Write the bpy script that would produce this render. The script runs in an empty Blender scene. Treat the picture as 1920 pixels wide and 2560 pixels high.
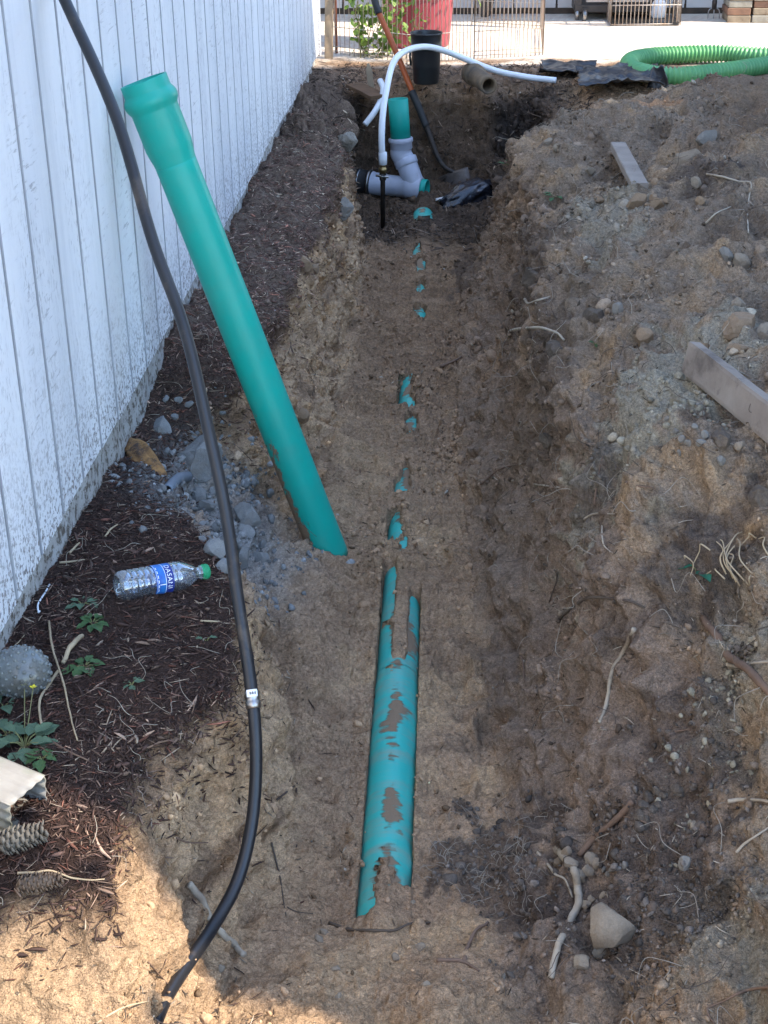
import bpy, math, random
import numpy as np
from mathutils import Vector, Matrix
rng = np.random.default_rng(7); random.seed(7)
SC = bpy.context.scene; COL = SC.collection
# ------------------------------------------------------------------ camera, sky, sun, exposure
CH = 1.45
CX, CY, F = 960.0, 1280.0, 3600.0
def _d(p):
    v = np.array([p[0]-CX, -(p[1]-CY), -F]); return v/np.linalg.norm(v)
_Z = -_d((1024., 8400.)); _Y = _d((1169., -516.)); _Y -= _Z*(_Y@_Z); _Y /= np.linalg.norm(_Y); _X = np.cross(_Y, _Z)
RC = np.stack([_X, _Y, _Z])
cd = bpy.data.cameras.new('camera'); cam = bpy.data.objects.new('camera', cd); COL.objects.link(cam)
m = Matrix([list(RC[0])+[0], list(RC[1])+[0], list(RC[2])+[CH], [0, 0, 0, 1]])
cam.matrix_world = m
cd.sensor_fit = 'VERTICAL'; cd.sensor_height = 36; cd.lens = F/2560*36; cd.clip_end = 500; cd.clip_start = .05
SC.camera = cam
SUN_AZ, SUN_EL = math.radians(-14), math.radians(45)
SDIR = Vector((math.cos(SUN_EL)*math.cos(SUN_AZ), math.cos(SUN_EL)*math.sin(SUN_AZ), math.sin(SUN_EL)))
w = bpy.data.worlds.new('World'); SC.world = w; w.use_nodes = True
nt = w.node_tree; bg = nt.nodes['Background']; sk = nt.nodes.new('ShaderNodeTexSky')
sk.sky_type = 'NISHITA'; sk.sun_disc = False; sk.sun_elevation = SUN_EL; sk.sun_rotation = math.pi/2-SUN_AZ
sk.air_density = 1.0; sk.dust_density = .3; sk.ozone_density = 2.5
nt.links.new(sk.outputs[0], bg.inputs[0]); bg.inputs[1].default_value = .15
sl = bpy.data.lights.new('sun', 'SUN'); sl.energy = 2.0; sl.angle = math.radians(.55); sl.color = (1, .89, .75)
so = bpy.data.objects.new('sun', sl); COL.objects.link(so); so.location = (6, -3, 8)
so.rotation_euler = SDIR.to_track_quat('Z', 'Y').to_euler()
vs = SC.view_settings; vs.view_transform = 'Standard'; vs.look = 'None'; vs.gamma = 1; vs.use_curve_mapping = False
vs.exposure = 2.28
SC.cycles.max_bounces = 8; SC.cycles.transparent_max_bounces = 16
# ------------------------------------------------------------------ camera-ray helpers (photo pixel -> point in the place)
def ray(px, py): return RC @ np.array([px-CX, -(py-CY), -F]) / F
O = np.array([0, 0, CH])
def atz(px, py, z): r = ray(px, py); return O+r*((z-CH)/r[2])
def atx(px, py, x): r = ray(px, py); return O+r*(x/r[0])
def aty(px, py, y): r = ray(px, py); return O+r*(y/r[1])
K = 1.1574
# ------------------------------------------------------------------ noise
_perm = rng.permutation(4096)
_grad = rng.normal(size=(4096, 3)); _grad /= np.linalg.norm(_grad, axis=1)[:, None]
def perlin(p):
    p = np.asarray(p, dtype=np.float64); i = np.floor(p).astype(np.int64); f = p-i
    u = f*f*f*(f*(f*6-15)+10); out = 0
    for dx in (0, 1):
        for dy in (0, 1):
            for dz in (0, 1):
                h = _perm[(i[:, 0]+dx+_perm[(i[:, 1]+dy+_perm[(i[:, 2]+dz) & 4095]) & 4095]) & 4095]
                g = _grad[h]
                d = g[:, 0]*(f[:, 0]-dx)+g[:, 1]*(f[:, 1]-dy)+g[:, 2]*(f[:, 2]-dz)
                wt = (u[:, 0] if dx else 1-u[:, 0])*(u[:, 1] if dy else 1-u[:, 1])*(u[:, 2] if dz else 1-u[:, 2])
                out = out+wt*d
    return out*1.5
def fbm(p, oct=4, gain=.5, ridge=False, seed=0):
    p = np.asarray(p, float)+seed*17.31; a = 1; s = 0; t = 0
    for k in range(oct):
        n = perlin(p)
        if ridge: n = 1-2*np.abs(n)
        s = s+a*n; t += a; a *= gain; p = p*2.03+5.7
    return s/t
def ss(a, b, x): t = np.clip((np.asarray(x)-a)/(b-a), 0, 1); return t*t*(3-2*t)
# ------------------------------------------------------------------ object helpers
def tag(o, label=None, cat=None, group=None, kind=None):
    if label: o['label'] = label
    if cat: o['category'] = cat
    if group: o['group'] = group
    if kind: o['kind'] = kind
    return o
def thing(name, label, cat, loc=(0, 0, 0), group=None):
    o = bpy.data.objects.new(name, None); COL.objects.link(o); o.location = loc; o.empty_display_size = .05
    return tag(o, label, cat, group)
def wloc(o):
    l = Vector((0, 0, 0))
    while o is not None: l += o.location; o = o.parent
    return l
def mesh(name, v, f, mat, parent=None, smooth=True, col=None, origin=None):
    """one mesh object from world-space vertices"""
    v = np.asarray(v, float).reshape(-1, 3)
    off = np.array(wloc(parent)) if parent is not None else np.zeros(3)
    o0 = off if origin is None else np.asarray(origin, float)
    me = bpy.data.meshes.new(name)
    if isinstance(f, np.ndarray):
        nf, k = f.shape
        me.vertices.add(len(v)); me.vertices.foreach_set('co', (v-o0).astype(np.float32).ravel())
        me.loops.add(nf*k); me.loops.foreach_set('vertex_index', f.astype(np.int32).ravel())
        me.polygons.add(nf); me.polygons.foreach_set('loop_start', np.arange(0, nf*k, k, dtype=np.int32))
        me.update(calc_edges=True); me.validate()
    else:
        me.from_pydata((v-o0).tolist(), [], f); me.update()
    if smooth: me.polygons.foreach_set('use_smooth', np.ones(len(me.polygons), bool))
    if col is not None:
        a = me.attributes.new('Col', 'FLOAT_COLOR', 'POINT')
        a.data.foreach_set('color', np.c_[col, np.ones(len(col))].astype(np.float32).ravel())
    me.materials.append(mat)
    o = bpy.data.objects.new(name, me); COL.objects.link(o)
    if parent is not None: o.parent = parent
    o.location = o0-off
    return o
class MB:
    def __init__(s): s.v = []; s.f = []
    def add(s, v, f):
        n = len(s.v); s.v += [tuple(map(float, p)) for p in v]; s.f += [tuple(i+n for i in q) for q in f]; return s
    def build(s, name, mat, parent=None, smooth=True, origin=None): return mesh(name, s.v, s.f, mat, parent, smooth, origin=origin)
def frame_along(P):
    P = np.asarray(P, float); T = np.gradient(P, axis=0); T /= np.linalg.norm(T, axis=1)[:, None]+1e-12
    up = np.array([0, 0, 1.]) if abs(T[0, 2]) < .9 else np.array([0, 1., 0])
    N = np.zeros_like(T); n = up-T[0]*(up@T[0]); n /= np.linalg.norm(n)
    for i in range(len(T)):
        n = n-T[i]*(n@T[i]); n /= np.linalg.norm(n)+1e-12; N[i] = n
    return T, N, np.cross(T, N)
def spline(P, n=8):
    P = np.asarray(P, float)
    if len(P) < 3: t = np.linspace(0, 1, n)[:, None]; return P[0]*(1-t)+P[-1]*t
    Q = np.vstack([2*P[0]-P[1], P, 2*P[-1]-P[-2]]); out = []
    for i in range(1, len(Q)-2):
        for t in np.linspace(0, 1, n, endpoint=False):
            a, b, c, d = Q[i-1:i+3]
            out.append(.5*(2*b+(c-a)*t+(2*a-5*b+4*c-d)*t*t+(3*b-3*c+d-a)*t**3))
    out.append(P[-1]); return np.array(out)
def tube(P, r, n=12, cap=True, inner=None, mb=None):
    """tube along P with radius r (scalar or per point); inner = wall thickness for an open hollow tube"""
    mb = mb or MB(); P = np.asarray(P, float); r = np.broadcast_to(np.asarray(r, float), (len(P),))
    T, N, B = frame_along(P); a = np.linspace(0, 2*np.pi, n, endpoint=False)
    def rings(rr): return [P[i]+rr[i]*(np.cos(t)*N[i]+np.sin(t)*B[i]) for i in range(len(P)) for t in a]
    m_ = len(P); v = rings(r); f = []
    for i in range(m_-1):
        for j in range(n): k = (j+1) % n; f.append((i*n+j, i*n+k, (i+1)*n+k, (i+1)*n+j))
    if inner:
        v += rings(np.maximum(r-inner, 1e-4)); o = m_*n
        for i in range(m_-1):
            for j in range(n): k = (j+1) % n; f.append((o+i*n+j, o+(i+1)*n+j, o+(i+1)*n+k, o+i*n+k))
        for j in range(n):
            k = (j+1) % n; f.append((j, o+j, o+k, k)); e = (m_-1)*n; f.append((e+j, e+k, o+e+k, o+e+j))
    elif cap:
        f.append(tuple(range(n))[::-1]); f.append(tuple((m_-1)*n+j for j in range(n)))
    return mb.add(v, f)
def box(c, s, R=None, mb=None, bev=.0):
    mb = mb or MB(); s = np.array(s)/2.; b = min(bev, s.min()*.9) if bev else 0
    v = []
    for sx in (-1, 1):
        for sy in (-1, 1):
            for sz in (-1, 1):
                S = np.array([sx, sy, sz])
                if b:
                    for ax in range(3):
                        q = S*(s-b); q[ax] = S[ax]*s[ax]; v.append(q)
                else: v.append(S*s)
    if b:
        import itertools
        def idx(sx, sy, sz, ax): return (((sx > 0)*4+(sy > 0)*2+(sz > 0))*3+ax)
        f = []
        for ax in range(3):
            o1, o2 = [a for a in range(3) if a != ax]
            for sg in (-1, 1):
                q = []
                for u, w_ in ((-1, -1), (1, -1), (1, 1), (-1, 1)):
                    S = [0, 0, 0]; S[ax] = sg; S[o1] = u; S[o2] = w_; q.append(idx(*S, ax))
                f.append(tuple(q if (sg > 0) == (ax != 1) else q[::-1]))
        for ax in range(3):
            o1, o2 = [a for a in range(3) if a != ax]
            for u in (-1, 1):
                for w_ in (-1, 1):
                    q = []
                    for sg, fa in ((-1, o1), (1, o1), (1, o2), (-1, o2)):
                        S = [0, 0, 0]; S[ax] = sg; S[o1] = u; S[o2] = w_; q.append(idx(*S, fa))
                    f.append(tuple(q))
        for sx in (-1, 1):
            for sy in (-1, 1):
                for sz in (-1, 1): f.append(tuple(idx(sx, sy, sz, a) for a in range(3)))
    else:
        f = [(0, 1, 3, 2), (4, 6, 7, 5), (0, 4, 5, 1), (2, 3, 7, 6), (0, 2, 6, 4), (1, 5, 7, 3)]
    v = np.array(v)
    if R is not None: v = v @ np.asarray(R).T
    return mb.add(v+np.asarray(c, float), f)
def lathe(prof, base, axis=(0, 0, 1), n=32, mb=None, closed=False):
    """prof: list of (radius, height along axis)"""
    mb = mb or MB(); A = np.asarray(axis, float); A /= np.linalg.norm(A)
    u = np.cross(A, [0, 1, 0] if abs(A[1]) < .9 else [1, 0, 0]); u /= np.linalg.norm(u); w_ = np.cross(A, u)
    v = []; f = []; m_ = len(prof)
    for r, h in prof:
        for t in np.linspace(0, 2*np.pi, n, endpoint=False): v.append(np.asarray(base)+A*h+r*(u*np.cos(t)+w_*np.sin(t)))
    for i in range(m_-1):
        for j in range(n): k = (j+1) % n; f.append((i*n+j, i*n+k, (i+1)*n+k, (i+1)*n+j))
    return mb.add(v, f)
def ico(sub):
    import bmesh
    bm = bmesh.new(); bmesh.ops.create_icosphere(bm, subdivisions=sub, radius=1)
    v = np.array([x.co[:] for x in bm.verts]); f = np.array([[y.index for y in x.verts] for x in bm.faces]); bm.free(); return v, f
ICO1, ICO2, ICO3, ICO4 = ico(1), ico(2), ico(3), ico(4)
def rock_verts(seed, sub=3, planes=9, rough=.12, angular=1.0, lo=.55, hi=.85):
    r_ = np.random.default_rng(seed); v, f = (ICO2, ICO3, ICO4)[sub-2]; v = v.copy()
    for k in range(planes):
        n = r_.normal(size=3); n /= np.linalg.norm(n); d = r_.uniform(lo, hi)
        e = v@n-d; v = v-np.where(e > 0, e*angular, 0)[:, None]*n
    v = v*(1+rough*fbm(v*1.7+seed, 3))[:, None]
    v += .35*rough*np.c_[fbm(v*6+seed, 2), fbm(v*6+seed+9, 2), fbm(v*6+seed+19, 2)]
    return v, f
# ------------------------------------------------------------------ materials
def M(name, c1, c2=None, scale=8, rough=.7, bump=0, bscale=40, metal=0, spec=.4, detail=6, stretch=(1, 1, 1), c3=None, c3s=3, c3t=(.55, .65), attr=False, speck=0, thresh=(.35, .65), trans=0, alpha=None, sub=0):
    mt = bpy.data.materials.new(name); mt.use_nodes = True; n = mt.node_tree; N = n.nodes; L = n.links; b = N['Principled BSDF']
    tc = N.new('ShaderNodeTexCoord'); mp = N.new('ShaderNodeMapping'); mp.inputs['Scale'].default_value = stretch
    L.new(tc.outputs['Object'], mp.inputs[0])
    def noise(s, d=detail, rg=.6):
        q = N.new('ShaderNodeTexNoise'); q.inputs['Scale'].default_value = s; q.inputs['Detail'].default_value = d; q.inputs['Roughness'].default_value = rg
        L.new(mp.outputs[0], q.inputs['Vector']); return q.outputs['Fac']
    def ramp(src, a, bb):
        q = N.new('ShaderNodeMapRange'); q.inputs['From Min'].default_value = a; q.inputs['From Max'].default_value = bb; L.new(src, q.inputs['Value']); return q.outputs[0]
    def mix(fac, A, B, mode='MIX'):
        q = N.new('ShaderNodeMix'); q.data_type = 'RGBA'; q.blend_type = mode
        if hasattr(fac, 'links'): L.new(fac, q.inputs[0])
        else: q.inputs[0].default_value = fac
        for i, x in ((6, A), (7, B)):
            if hasattr(x, 'links'): L.new(x, q.inputs[i])
            else: q.inputs[i].default_value = (*x, 1)
        return q.outputs[2]
    if attr:
        a = N.new('ShaderNodeAttribute'); a.attribute_name = 'Col'; col = a.outputs['Color']
    else: col = c1
    if c2 is not None: col = mix(ramp(noise(scale), *thresh), col, c2)
    if c3 is not None: col = mix(ramp(noise(c3s, 8, .7), *c3t), col, c3)
    if speck:
        g = ramp(noise(420, 3, .7), .3, .7); g2 = ramp(noise(130, 4, .7), .3, .7)
        lo = (1-speck,)*3; hi = (1+speck,)*3
        col = mix(1, col, mix(g, lo, hi), 'MULTIPLY'); col = mix(1, col, mix(g2, (1-speck*.8,)*3, (1+speck*.8,)*3), 'MULTIPLY')
    if hasattr(col, 'links'): L.new(col, b.inputs['Base Color'])
    else: b.inputs['Base Color'].default_value = (*col, 1)
    b.inputs['Roughness'].default_value = rough; b.inputs['Metallic'].default_value = metal; b.inputs['Specular IOR Level'].default_value = spec
    if trans: b.inputs['Transmission Weight'].default_value = trans
    if bump:
        bp = N.new('ShaderNodeBump'); bp.inputs['Strength'].default_value = 1; bp.inputs['Distance'].default_value = bump
        L.new(noise(bscale, 8, .65), bp.inputs['Height']); L.new(bp.outputs[0], b.inputs['Normal'])
        if attr and bump > .005:      # soil: coarser lumps and a fine gritty layer as well
            for sc_, ds_ in ((22, .035), (260, .003)):
                b2 = N.new('ShaderNodeBump'); b2.inputs['Distance'].default_value = ds_; L.new(noise(sc_, 4, .6), b2.inputs['Height']); L.new(bp.outputs[0], b2.inputs['Normal']); L.new(b2.outputs[0], b.inputs['Normal']); bp = b2
    mt['out'] = 1
    return mt
MAT = {}
MAT['soil'] = M('soil', None, attr=True, speck=.38, rough=.95, spec=.12, bump=.011, bscale=60)
MAT['crumb'] = M('crumb', None, attr=True, speck=.25, rough=.95, spec=.12, bump=.001, bscale=200)
MAT['bark'] = M('bark_mulch', None, attr=True, speck=.2, rough=.85, spec=.25)
MAT['yard'] = M('yard_dirt', (.60, .53, .43), (.68, .60, .50), scale=2, rough=.95, spec=.1, bump=.01, bscale=30, speck=.15)
MAT['green'] = M('sewer_pipe_green', (.008, .36, .285), (.012, .33, .265), scale=3, rough=.42, spec=.35, bump=.0004, bscale=25)
MAT['pvc'] = M('pale_grey_plastic', (.50, .52, .60), (.40, .42, .48), scale=8, rough=.4, c3=(.22, .18, .14), c3s=9, c3t=(.62, .72))
MAT['white_hose'] = M('white_plastic', (.80, .82, .84), (.70, .72, .74), scale=6, rough=.35, c3=(.45, .40, .33), c3s=14, c3t=(.66, .74))
MAT['blk'] = M('black_plastic', (.016, .016, .018), (.03, .028, .026), scale=6, rough=.38, spec=.5)
MAT['blkrub'] = M('black_rubber', (.02, .02, .022), (.035, .033, .03), scale=20, rough=.6, spec=.4)
MAT['steel'] = M('worn_steel', (.45, .44, .43), (.3, .28, .26), scale=30, rough=.35, metal=1)
MAT['brass'] = M('brass', (.42, .30, .13), (.25, .18, .09), scale=40, rough=.4, metal=.9)
MAT['rust'] = M('rust', (.30, .11, .06), (.18, .06, .035), scale=20, rough=.85, bump=.001, bscale=80)
MAT['black_iron'] = M('black_iron', (.02, .018, .017), (.05, .035, .025), scale=40, rough=.5, metal=.4)
# ================================================================== GROUND (one structural sheet for trench, banks, heap and yard)
# per row: y, then 14 cross-section points (x, z) from the shed wall to the far right
SD = [
 (-1.2, (-.97,-.36),(-.70,-.36),(-.52,-.38),(-.47,-.40),(-.42,-.42),(-.28,-.40),(-.175,-.38),(-.05,-.42),(.1,-.42),(.3,-.38),(.5,-.3),(.8,-.15),(1.3,0),(3.2,-.1)),
 (1.0, (-.97,-.36),(-.70,-.36),(-.50,-.38),(-.45,-.25),(-.40,-.40),(-.28,-.36),(-.175,-.34),(-.05,-.42),(.1,-.42),(.3,-.40),(.5,-.36),(.8,-.22),(1.3,-.05),(3.2,-.1)),
 (1.45,(-.97,-.26),(-.66,-.25),(-.47,-.28),(-.43,-.34),(-.38,-.40),(-.27,-.37),(-.175,-.40),(-.06,-.43),(.1,-.43),(.3,-.41),(.5,-.34),(.8,-.16),(1.3,.0),(3.2,.0)),
 (1.58,(-.97,-.17),(-.67,-.14),(-.50,-.17),(-.45,-.29),(-.39,-.41),(-.275,-.38),(-.175,-.42),(-.065,-.41),(.1,-.435),(.3,-.415),(.49,-.33),(.78,-.13),(1.25,.03),(3.2,.05)),
 (1.7, (-.97,-.09),(-.66,-.05),(-.54,-.08),(-.47,-.24),(-.40,-.42),(-.28,-.36),(-.175,-.45),(-.05,-.385),(.1,-.44),(.3,-.41),(.48,-.32),(.75,-.1),(1.2,.06),(3.2,.1)),
 (1.93,(-.97,-.08),(-.66,-.03),(-.567,-.06),(-.49,-.25),(-.40,-.45),(-.29,-.47),(-.175,-.47),(-.07,-.45),(.1,-.47),(.3,-.42),(.47,-.25),(.72,.0),(1.2,.18),(3.2,.15)),
 (2.1, (-.97,-.08),(-.66,-.03),(-.54,-.05),(-.47,-.22),(-.38,-.46),(-.28,-.53),(-.175,-.51),(-.08,-.53),(.1,-.50),(.28,-.40),(.46,-.16),(.72,.08),(1.2,.25),(3.2,.2)),
 (2.2, (-.97,-.08),(-.60,-.03),(-.42,-.06),(-.395,-.25),(-.34,-.47),(-.26,-.54),(-.175,-.51),(-.08,-.545),(.1,-.51),(.27,-.38),(.46,-.10),(.70,.12),(1.2,.28),(3.2,.2)),
 (2.35,(-.97,-.07),(-.60,-.04),(-.435,-.06),(-.40,-.27),(-.34,-.48),(-.26,-.545),(-.175,-.51),(-.08,-.55),(.11,-.52),(.26,-.35),(.43,-.04),(.68,.16),(1.2,.3),(3.2,.2)),
 (2.65,(-.97,-.07),(-.62,-.05),(-.475,-.07),(-.43,-.28),(-.36,-.47),(-.26,-.545),(-.175,-.51),(-.08,-.55),(.11,-.53),(.22,-.36),(.33,.0),(.62,.2),(1.15,.34),(3.2,.22)),
 (2.97,(-.97,-.07),(-.72,-.06),(-.63,-.08),(-.53,-.26),(-.42,-.43),(-.28,-.54),(-.175,-.51),(-.08,-.55),(.09,-.53),(.19,-.34),(.29,.0),(.58,.2),(1.1,.36),(3.2,.25)),
 (3.2, (-.97,-.08),(-.80,-.09),(-.73,-.13),(-.60,-.28),(-.46,-.42),(-.29,-.53),(-.175,-.505),(-.08,-.54),(.07,-.52),(.18,-.32),(.28,.0),(.56,.2),(1.1,.36),(3.2,.25)),
 (3.45,(-.97,-.12),(-.85,-.13),(-.80,-.17),(-.62,-.30),(-.47,-.42),(-.30,-.52),(-.175,-.495),(-.07,-.52),(.06,-.51),(.16,-.30),(.27,.0),(.55,.19),(1.1,.35),(3.2,.25)),
 (3.62,(-.97,-.12),(-.85,-.12),(-.78,-.16),(-.62,-.29),(-.47,-.43),(-.30,-.515),(-.175,-.49),(-.07,-.52),(.05,-.51),(.15,-.28),(.26,.01),(.55,.19),(1.1,.35),(3.2,.25)),
 (3.82,(-.97,-.07),(-.74,-.05),(-.65,-.08),(-.55,-.28),(-.43,-.46),(-.29,-.515),(-.175,-.49),(-.07,-.515),(.04,-.51),(.14,-.27),(.25,.02),(.55,.18),(1.1,.35),(3.2,.25)),
 (4.1, (-.97,-.06),(-.70,-.04),(-.60,-.07),(-.53,-.27),(-.42,-.47),(-.29,-.51),(-.175,-.49),(-.07,-.515),(.02,-.50),(.14,-.25),(.25,.02),(.55,.18),(1.1,.35),(3.2,.25)),
 (4.6, (-.97,-.05),(-.70,-.03),(-.60,-.06),(-.53,-.27),(-.43,-.46),(-.29,-.51),(-.175,-.49),(-.07,-.51),(.01,-.50),(.13,-.26),(.26,.01),(.56,.17),(1.1,.35),(3.2,.28)),
 (5.3, (-.97,-.05),(-.68,-.03),(-.56,-.06),(-.50,-.27),(-.42,-.46),(-.29,-.51),(-.175,-.49),(-.07,-.51),(.0,-.50),(.13,-.28),(.28,.0),(.6,.15),(1.1,.34),(3.2,.3)),
 (6.2, (-.97,-.05),(-.68,-.03),(-.55,-.06),(-.50,-.27),(-.43,-.47),(-.30,-.515),(-.185,-.495),(-.08,-.515),(.03,-.51),(.14,-.31),(.22,.0),(.58,.18),(1.1,.33),(3.2,.42)),
 (6.6, (-.97,-.06),(-.68,-.04),(-.555,-.07),(-.51,-.28),(-.46,-.49),(-.31,-.53),(-.19,-.515),(-.08,-.53),(.10,-.53),(.19,-.38),(.26,-.05),(.56,.08),(1.1,.19),(3.2,.30)),
 (7.0, (-.97,-.06),(-.70,-.05),(-.57,-.08),(-.56,-.32),(-.54,-.56),(-.36,-.58),(-.2,-.55),(-.06,-.55),(.17,-.53),(.27,-.42),(.36,-.12),(.60,-.07),(1.1,.0),(3.2,.12)),
 (7.4, (-.97,-.06),(-.72,-.05),(-.62,-.08),(-.66,-.34),(-.66,-.60),(-.42,-.64),(-.2,-.56),(-.05,-.55),(.20,-.52),(.34,-.38),(.46,-.14),(.68,-.08),(1.1,-.03),(3.2,.10)),
 (7.85,(-.97,-.05),(-.74,-.05),(-.64,-.08),(-.66,-.34),(-.64,-.56),(-.42,-.58),(-.2,-.54),(-.05,-.52),(.18,-.48),(.32,-.36),(.46,-.10),(.7,-.03),(1.1,.0),(3.2,.0)),
 (8.02,(-.97,-.05),(-.76,-.05),(-.66,-.06),(-.62,-.12),(-.56,-.16),(-.38,-.20),(-.2,-.20),(-.05,-.19),(.16,-.18),(.32,-.16),(.46,-.06),(.7,-.02),(1.1,.0),(3.2,.0)),
 (8.14,(-.97,-.05),(-.80,-.05),(-.7,-.05),(-.62,-.05),(-.52,-.04),(-.38,-.03),(-.2,-.01),(-.05,.0),(.16,.0),(.32,.0),(.48,.0),(.7,.0),(1.1,.0),(3.2,.0)),
 (8.5, (-.97,-.04),(-.80,-.04),(-.7,-.04),(-.62,-.04),(-.52,-.04),(-.38,-.03),(-.2,-.03),(-.05,-.03),(.16,-.02),(.32,-.02),(.48,-.02),(.7,-.02),(1.2,-.01),(3.2,-.02)),
 (9.0, (-1.2,-.03),(-.9,-.03),(-.7,-.03),(-.62,-.03),(-.52,-.03),(-.38,-.03),(-.2,-.03),(-.05,-.03),(.16,-.03),(.32,-.03),(.6,-.03),(.9,-.03),(1.5,-.03),(3.4,-.03)),
 (14.0,(-5,-.03),(-3,-.03),(-2,-.03),(-1.2,-.03),(-.7,-.03),(-.4,-.03),(-.2,-.03),(0.1,-.03),(.5,-.03),(.9,-.03),(1.5,-.03),(2.5,-.03),(4,-.03),(7,-.03)),
]
sy = np.array([s[0] for s in SD]); sp = np.array([[list(p) for p in s[1:]] for s in SD])
for q_ in range(len(sy)):
    if sy[q_] < 7.9:
        xl = -.128-.0128*(sy[q_]-2.1); d_ = xl-sp[q_, 6, 0]; sp[q_, 5, 0] += d_*.8; sp[q_, 6, 0] += d_; sp[q_, 7, 0] += d_*.9
    if 2.5 < sy[q_] < 6.4:            # steep cut under the lip, loose talus below it
        sp[q_, 10, 0] *= .95; sp[q_, 10, 1] += .09; sp[q_, 11, 1] += .07; sp[q_, 9, 0] = sp[q_, 10, 0]-.055; sp[q_, 9, 1] = sp[q_, 10, 1]-.36
    if 2.0 < sy[q_] < 3.5:
        for k_ in (5, 7): sp[q_, k_, 1] = max(sp[q_, k_, 1], -.528)
rows = [-1.2]
while rows[-1] < 14:
    y = rows[-1]
    rows.append(y+(.02 if y < .9 else (.0045+.00115*max(y-1.2, 0) if y < 9 else .05)))
ry = np.array(rows); NR = len(ry)
ctrl = np.stack([[np.interp(ry, sy, sp[:, i, k]) for k in (0, 1)] for i in range(14)], 0).transpose(2, 0, 1)  # NR,14,2
def smooth_rows(A, sig):
    out = A.copy()
    yy = np.arange(ry[0], ry[-1], .01); B = np.stack([np.interp(yy, ry, A[:, i]) for i in range(A.shape[1])], 1)
    k = np.exp(-.5*(np.arange(-30, 31)*.01/sig)**2); k /= k.sum()
    Bp = np.pad(B, ((30, 30), (0, 0)), mode='edge')
    S = np.stack([np.convolve(Bp[:, i], k, mode='valid') for i in range(B.shape[1])], 1)
    return np.stack([np.interp(ry, yy, S[:, i]) for i in range(A.shape[1])], 1)
for k in (0, 1): ctrl[:, :, k] = smooth_rows(ctrl[:, :, k], .05)
seg = [50, 26, 56, 50, 40, 40, 40, 46, 56, 60, 76, 70, 60]
tt = np.concatenate([np.linspace(i, i+1, n, endpoint=False) for i, n in enumerate(seg)]+[[13.]]); NC = len(tt)
i0 = np.minimum(tt.astype(int), 12); ft = tt-i0
base = ctrl[:, i0]*(1-ft)[None, :, None]+ctrl[:, i0+1]*ft[None, :, None]
for _ in range(14):  # round the arrises
    base[:, 1:-1] = .25*base[:, :-2]+.5*base[:, 1:-1]+.25*base[:, 2:]
PR = .0535; PZ = -.5-PR; PX0, PXK = -.128, -.0128
def pxl(y): return PX0+PXK*(np.asarray(y)-2.1)
PX = -.135
G = np.zeros((NR, NC, 3)); G[:, :, 0] = base[:, :, 0]; G[:, :, 1] = ry[:, None]; G[:, :, 2] = base[:, :, 1]
TT = np.broadcast_to(tt, (NR, NC)); YY = G[:, :, 1]
def normals(G):
    du = np.gradient(G, axis=1); dv = np.gradient(G, axis=0); n = np.cross(du, dv); return n/(np.linalg.norm(n, axis=2)[:, :, None]+1e-12)
Nrm = normals(G)
P = G.reshape(-1, 3); t_ = TT.ravel(); y_ = YY.ravel(); x_ = P[:, 0]
far = ss(8.3, 9.0, y_)
bank = (1-ss(2.0, 2.25, t_))*(1-far)                 # mulch bank on the left
lface = ss(1.95, 2.3, t_)*(1-ss(3.9, 4.4, t_))
floor = ss(3.8, 4.3, t_)*(1-ss(7.8, 8.3, t_))
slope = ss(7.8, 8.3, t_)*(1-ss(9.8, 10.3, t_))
heap = ss(9.8, 10.3, t_)*(1-far)*(1-ss(6.6, 7.1, y_))
rub = np.exp(-(((x_+.62)/.2)**2+((y_-3.35)/.30)**2)**1.5)*(t_ < 5)
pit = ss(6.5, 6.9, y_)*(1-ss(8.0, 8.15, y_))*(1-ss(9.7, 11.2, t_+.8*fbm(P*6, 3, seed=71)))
n1 = fbm(P*2.2, 4, seed=1); n2 = fbm(P*7, 4, seed=2); n3 = fbm(P*22, 3, seed=3); n4 = fbm(P*60, 2, seed=4)
r1 = fbm(P*9, 3, ridge=True, seed=5); bil = np.abs(fbm(P*16, 3, seed=6))
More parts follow.
